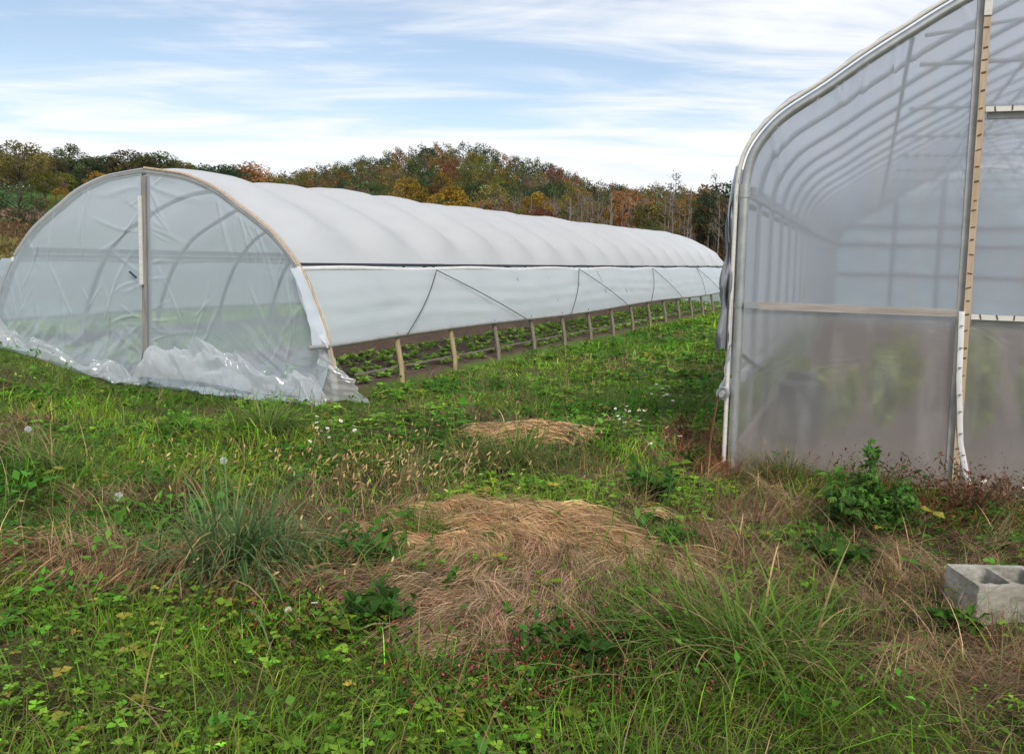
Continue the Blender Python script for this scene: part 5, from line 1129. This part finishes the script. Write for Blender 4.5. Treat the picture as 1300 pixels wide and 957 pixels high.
def build_trees():
    rg = np.random.default_rng(808)
    L = [  # left-hand rise: column, top row, distance, style, colour, width, label
        (-6, 178, 205, 'open', 'green', 1.0, 'tall dark tree at the far left edge of the rise'), (28, 184, 170, 'oak', 'olive', .95, 'tall olive tree with a forked trunk above the green field'),
        (52, 197, 215, 'oak', 'olive', 1.0, 'olive brown tree between the forked tree and the round green one'), (88, 188, 212, 'oak', 'green', .85, 'tall round green tree standing above the left tree line'),
        (70, 203, 220, 'tall', 'brown', 1.3, 'dull brown tree left of the tall round green tree'), (108, 206, 215, 'tall', 'dark', 1.2, 'dark tree right of the tall round green tree'), (122, 203, 224, 'open', 'green', 1.0, 'thin dark green tree just left of the gap in the left tree line'),
        (137, 201, 218, 'open', 'dark', 1.1, 'open dark tree just right of the gap in the left tree line'), (150, 206, 226, 'oak', 'olive', 1.0, 'olive tree directly left of the tunnel peak'), (166, 196, 220, 'oak', 'olive', 1.15, 'broad olive tree rising behind the tunnel peak'),
        (182, 200, 230, 'oak', 'green', 1.1, 'green tree hidden partly by the tunnel peak'), (200, 198, 222, 'oak', 'green', 1.15, 'broad green tree right of the tunnel peak'), (222, 208, 226, 'oak', 'olive', 1.0, 'smaller olive tree right of the broad green tree'),
        (247, 214, 226, 'open', 'green', 1.0, 'thin green tree above the first bay of the tunnel roof'), (268, 214, 222, 'oak', 'dark', 1.0, 'dark green tree above the first bay of the tunnel roof'), (285, 213, 220, 'oak', 'dark', .9, 'dark green tree where the wooded hill begins to rise'),
        (300, 214, 230, 'oak', 'olive', 1.0, 'olive tree at the left foot of the wooded hill'), (318, 212, 226, 'oak', 'rust', 1.0, 'rusty tree at the left foot of the wooded hill'),
        (58, 223, 165, 'oak', 'lime', 1.1, 'yellow green small tree at the edge of the green field'), (72, 228, 168, 'oak', 'brown', 1.0, 'brownish small tree next to the yellow green one'), (84, 224, 172, 'tall', 'lime', 1.2, 'slim lime tree by the green field'),
        (80, 241, 146, 'shrub', 'yellow', .8, 'bright orange yellow shrub beside the tunnel hoop'), (52, 252, 146, 'shrub', 'red', .9, 'dark reddish shrub above the bare soil strip'),
        (24, 235, 122, 'shrub', 'green', 1.55, 'large dark green rounded bush at left below the field'), (46, 256, 118, 'shrub', 'dark', .9, 'dark bush right of the large rounded bush'), (-4, 246, 128, 'shrub', 'dark', 1.1, 'dark bush at the left frame edge'),
        (124, 222, 205, 'shrub', 'yellow', 1.0, 'golden shrub under the left tree line'), (148, 222, 208, 'oak', 'rust', 1.0, 'orange brown tree under the olive trees'), (14, 215, 190, 'oak', 'olive', 1.0, 'olive tree behind the forked tree'),
        (96, 222, 210, 'shrub', 'dark', 1.1, 'dark undergrowth bush under the round green tree'), (40, 215, 212, 'shrub', 'brown', 1.3, 'brown undergrowth bush beneath the olive brown tree'), (110, 226, 208, 'shrub', 'dark', 1.2, 'dark thicket bush right of the green field')]
    for px, top, r, s, c, w, lab in L:
        x, y = at(px, r); tree(x, y, max(2.0, height_for(px, top - 3, r)), s, c, lab, 'trees along the left rise', w * (1.3 if s != 'shrub' else 1.05), rg=rg)
    for i in range(30):
        px = -40 + i * 12.5 + rg.normal(0, 4); r = rg.uniform(232, 262); x, y = at(px, r)
        top = np.interp(px, [-40, 20, 60, 150, 220, 280, 340], [190, 196, 202, 206, 208, 219, 220]) + rg.normal(0, 3)
        tree(x, y, max(4.0, height_for(px, top, r)), 'oak', ['brown', 'green', 'olive', 'dark'][i % 4], 'tree of the second row behind the left tree line', 'second row of trees on the left rise', 1.4, rg=rg)
    S = [  # trees one can pick out on the hill
        (516, 226, 175, 'oak', 'yellow', .8, 'bright golden yellow tree at the foot of the hill above the tunnel roof'), (570, 237, 185, 'tall', 'yellow', 1.2, 'smaller yellow tree right of the golden one at the hill foot'),
        (571, 264, 160, 'conifer', 'yellow', 1.0, 'tiny yellow cone shaped tree just above the tunnel roof'), (676, 245, 180, 'tall', 'yellow', 1.1, 'yellow orange tree right of centre in the bare thicket'),
        (670, 263, 165, 'shrub', 'red', 1.0, 'crimson shrub in the thicket above the tunnel'), (692, 265, 166, 'shrub', 'red', 1.0, 'rusty red shrub next to the crimson one'), (661, 263, 170, 'shrub', 'lime', .9, 'olive green shrub left of the crimson one'),
        (826, 282, 150, 'shrub', 'green', .8, 'bright green bushy evergreen just above the far tunnel roof'), (818, 258, 165, 'tall', 'olive', 1.3, 'olive tree behind the bright green bush'), (918, 232, 180, 'oak', 'dark', 1.15, 'dark round topped tree beside the grey greenhouse edge'),
        (885, 236, 190, 'oak', 'rust', 1.1, 'rust orange tree left of the dark round topped one'), (868, 250, 185, 'tall', 'yellow', 1.0, 'pale orange tree in the thicket at right'), (853, 222, 215, 'bare', 'brown', 1.2, 'tall bare tree standing above the right end of the hill'),
        (795, 240, 200, 'oak', 'rust', 1.0, 'orange brown tree on the right hill slope'), (540, 190, 395, 'oak', 'dark', 1.1, 'dark tree on the crest of the hill'), (594, 196, 390, 'oak', 'rust', 1.0, 'orange tree on the crest of the hill'), (697, 212, 350, 'oak', 'red', .9, 'bright red orange tree on the right shoulder of the hill'),
        (622, 235, 205, 'oak', 'olive', 1.0, 'yellowish olive tree above the thicket near centre')]
    for px, top, r, s, c, w, lab in S:
        x, y = at(px, r); tree(x, y, max(2.5, height_for(px, top, r)), s, c, lab, None, w, rg=rg)
    for i in range(125):                   # bare thicket at the hill foot
        px = rg.uniform(545, 985) if i < 100 else rg.uniform(290, 560); r = rg.uniform(160, 212); x, y = at(px, r)
        top = np.interp(px, [290, 420, 560, 640, 720, 850, 985], [246, 252, 262, 256, 252, 246, 244]) + rg.normal(0, 7)
        h = max(5.0, height_for(px, top, r)); tree(x, y, h, 'bare', ['brown', 'brown', 'olive', 'rust'][i % 4], 'slender grey bare tree in the thicket at the foot of the hill', 'bare trees at the hill foot', rg.uniform(.7, 1.15), bark=(.22, .19, .165), rg=rg)
    pal = ['green', 'green', 'olive', 'rust', 'brown', 'brown', 'dark', 'olive', 'rust', 'lime', 'yellow', 'red']; pw = np.array([.18, .12, .17, .12, .07, .05, .08, .08, .05, .06, .03, .01]); pw /= pw.sum()
    words = {'green': 'green', 'olive': 'olive', 'rust': 'rusty orange', 'brown': 'brown', 'dark': 'dark green', 'lime': 'yellow green', 'yellow': 'yellow', 'red': 'reddish'}
    cand = []
    while len(cand) < 780:
        px = rg.uniform(285, 1260); r = math.sqrt(rg.uniform(195 ** 2, 432 ** 2)); x, y = at(px, r)
        if all((x - a) ** 2 + (y - b) ** 2 > (4.2 + r * .004) ** 2 for a, b in cand): cand.append((x, y))
    cand.sort(key=lambda p: p[0] ** 2 + p[1] ** 2); rest = []; hill = []
    for i, (x, y) in enumerate(cand):
        c = pal[rg.choice(len(pal), p=pw)]; h = rg.uniform(8.5, 13.5); s = ['oak', 'tall', 'oak', 'open'][i % 4]; r = math.hypot(x, y)
        if r > 380 and rg.uniform() < .4: c = 'dark'
        if len([o for o in hill]) < 120 and math.degrees(math.atan2(x, y)) < 15: hill.append(1); tree(x, y, h, s, c, f'{words[c]} leafy tree in the autumn wood on the lower hillside', f'{words[c]} trees on the hillside', rg.uniform(.9, 1.2), rg=rg)
        else: rest.append((x, y, h, c))
    Vs, Qs, Cs, off = [], [], [], 0
    for x, y, h, c in rest:
        z = gz1(x, y); nb = 13; per = 46; t = (np.arange(nb) + rg.uniform(0, 1, nb)) / nb; a = np.arange(nb) * 2.4 + rg.normal(0, .4, nb); q = .37 * np.sin(np.pi * (.16 + .8 * t)) ** .7 * rg.uniform(.4, 1, nb)
        cs = np.stack([q * np.cos(a), q * np.sin(a), .25 + .7 * t], 1); of = rdir(rg, nb * per); P = (np.repeat(cs, per, 0) + of * .12 * np.cbrt(rg.uniform(.1, 1, nb * per))[:, None]) * h + [x, y, z]; n = len(P)
        col = np.array(LEAFCOL[c]) * np.exp(rg.normal(0, .12)) * np.repeat(np.exp(rg.normal(0, .22, (nb, 1))), per, 0) * np.exp(rg.normal(0, .09, (n, 1)))
        V, Q, C = diamond_mesh(P, rdir(rg, n), of + rdir(rg, n) * .5 + [0, 0, .2], rg.uniform(.030, .058, n) * h, rg.uniform(.026, .042, n) * h, col); Vs.append(V); Qs.append(Q + off); Cs.append(C); off += len(V)
    tm = MB()
    for x, y, h, c in rest: z = gz1(x, y); tm.tube([(x, y, z - .5), (x, y, z + h * .75)], [.16, .05], 4)
    fm = leafy('far_wood_leaf', .7, .45, spec=.1); tv = np.concatenate(tm.V); tq = np.concatenate(tm.Q) + off
    o = link('forest', mesh_np('forest', np.concatenate(Vs + [tv]), np.concatenate(Qs + [tq]), None, np.concatenate(Cs + [np.tile([.09, .075, .06], (len(tv), 1))]), False), fm); tag(o, 'mixed autumn wood covering the far upper hillside', 'forest', kind='stuff')
    # brush under the thicket and rough meadow at left
    n = 34000; px = rg.uniform(280, 1260, n); r = rg.uniform(150, 235, n); a = np.arctan((px - 650) / F_PX); x, y = r * np.sin(a), r * np.cos(a); z = gz(x, y) + rg.uniform(0, 1, n) ** 1.5 * 3.2
    V, Q, C = diamond_mesh(np.stack([x, y, z], 1), rdir(rg, n, .3), rdir(rg, n), rg.uniform(.4, .9, n), rg.uniform(.25, .5, n), jit(rg, lerp(np.array([.11, .065, .04]), np.array([.06, .065, .025]), sstep(.45, .65, vnoise(x / 7, y / 7, 88, 2))[:, None]), n, .3, .1))
    tag(link('brush', mesh_np('brush', V, Q, None, C, False), fm), 'low brown brush under the bare trees at the hill foot', 'brush', kind='stuff')
    n = 9000; px = rg.uniform(-120, 330, n); r = rg.uniform(206, 262, n); a = np.arctan((px - 650) / F_PX); x, y = r * np.sin(a), r * np.cos(a); z = gz(x, y) + rg.uniform(0, 1, n) * 3.5
    V, Q, C = diamond_mesh(np.stack([x, y, z], 1), rdir(rg, n, .3), rdir(rg, n), rg.uniform(.4, .9, n), rg.uniform(.25, .5, n), jit(rg, (.06, .055, .03), n, .3, .1))
    tag(link('brush', mesh_np('left_brush', V, Q, None, C, False), fm), 'dark brush under the tree line on the left rise', 'brush', kind='stuff')
    n = 9000; px = rg.uniform(-60, 330, n); r = rg.uniform(60, 128, n); a = np.arctan((px - 650) / F_PX); x, y = r * np.sin(a), r * np.cos(a); hgt = rg.uniform(0, 1, n) * .9; z = gz(x, y) + hgt
    V, Q, C = diamond_mesh(np.stack([x, y, z], 1), rdir(rg, n, 1.0), rdir(rg, n), rg.uniform(.3, .7, n), rg.uniform(.12, .3, n), jit(rg, lerp(np.array([.19, .16, .06]), np.array([.16, .105, .055]), sstep(78, 92, r + 20 * (vnoise(x / 9, y / 9, 89, 2) - .5))[:, None]), n, .25, .08))
    tag(link('meadow_weeds', mesh_np('meadow_weeds', V, Q, None, C, False), fm), 'rough brown and olive meadow weeds beyond the tunnel at left', 'weeds', kind='stuff')
build_trees()
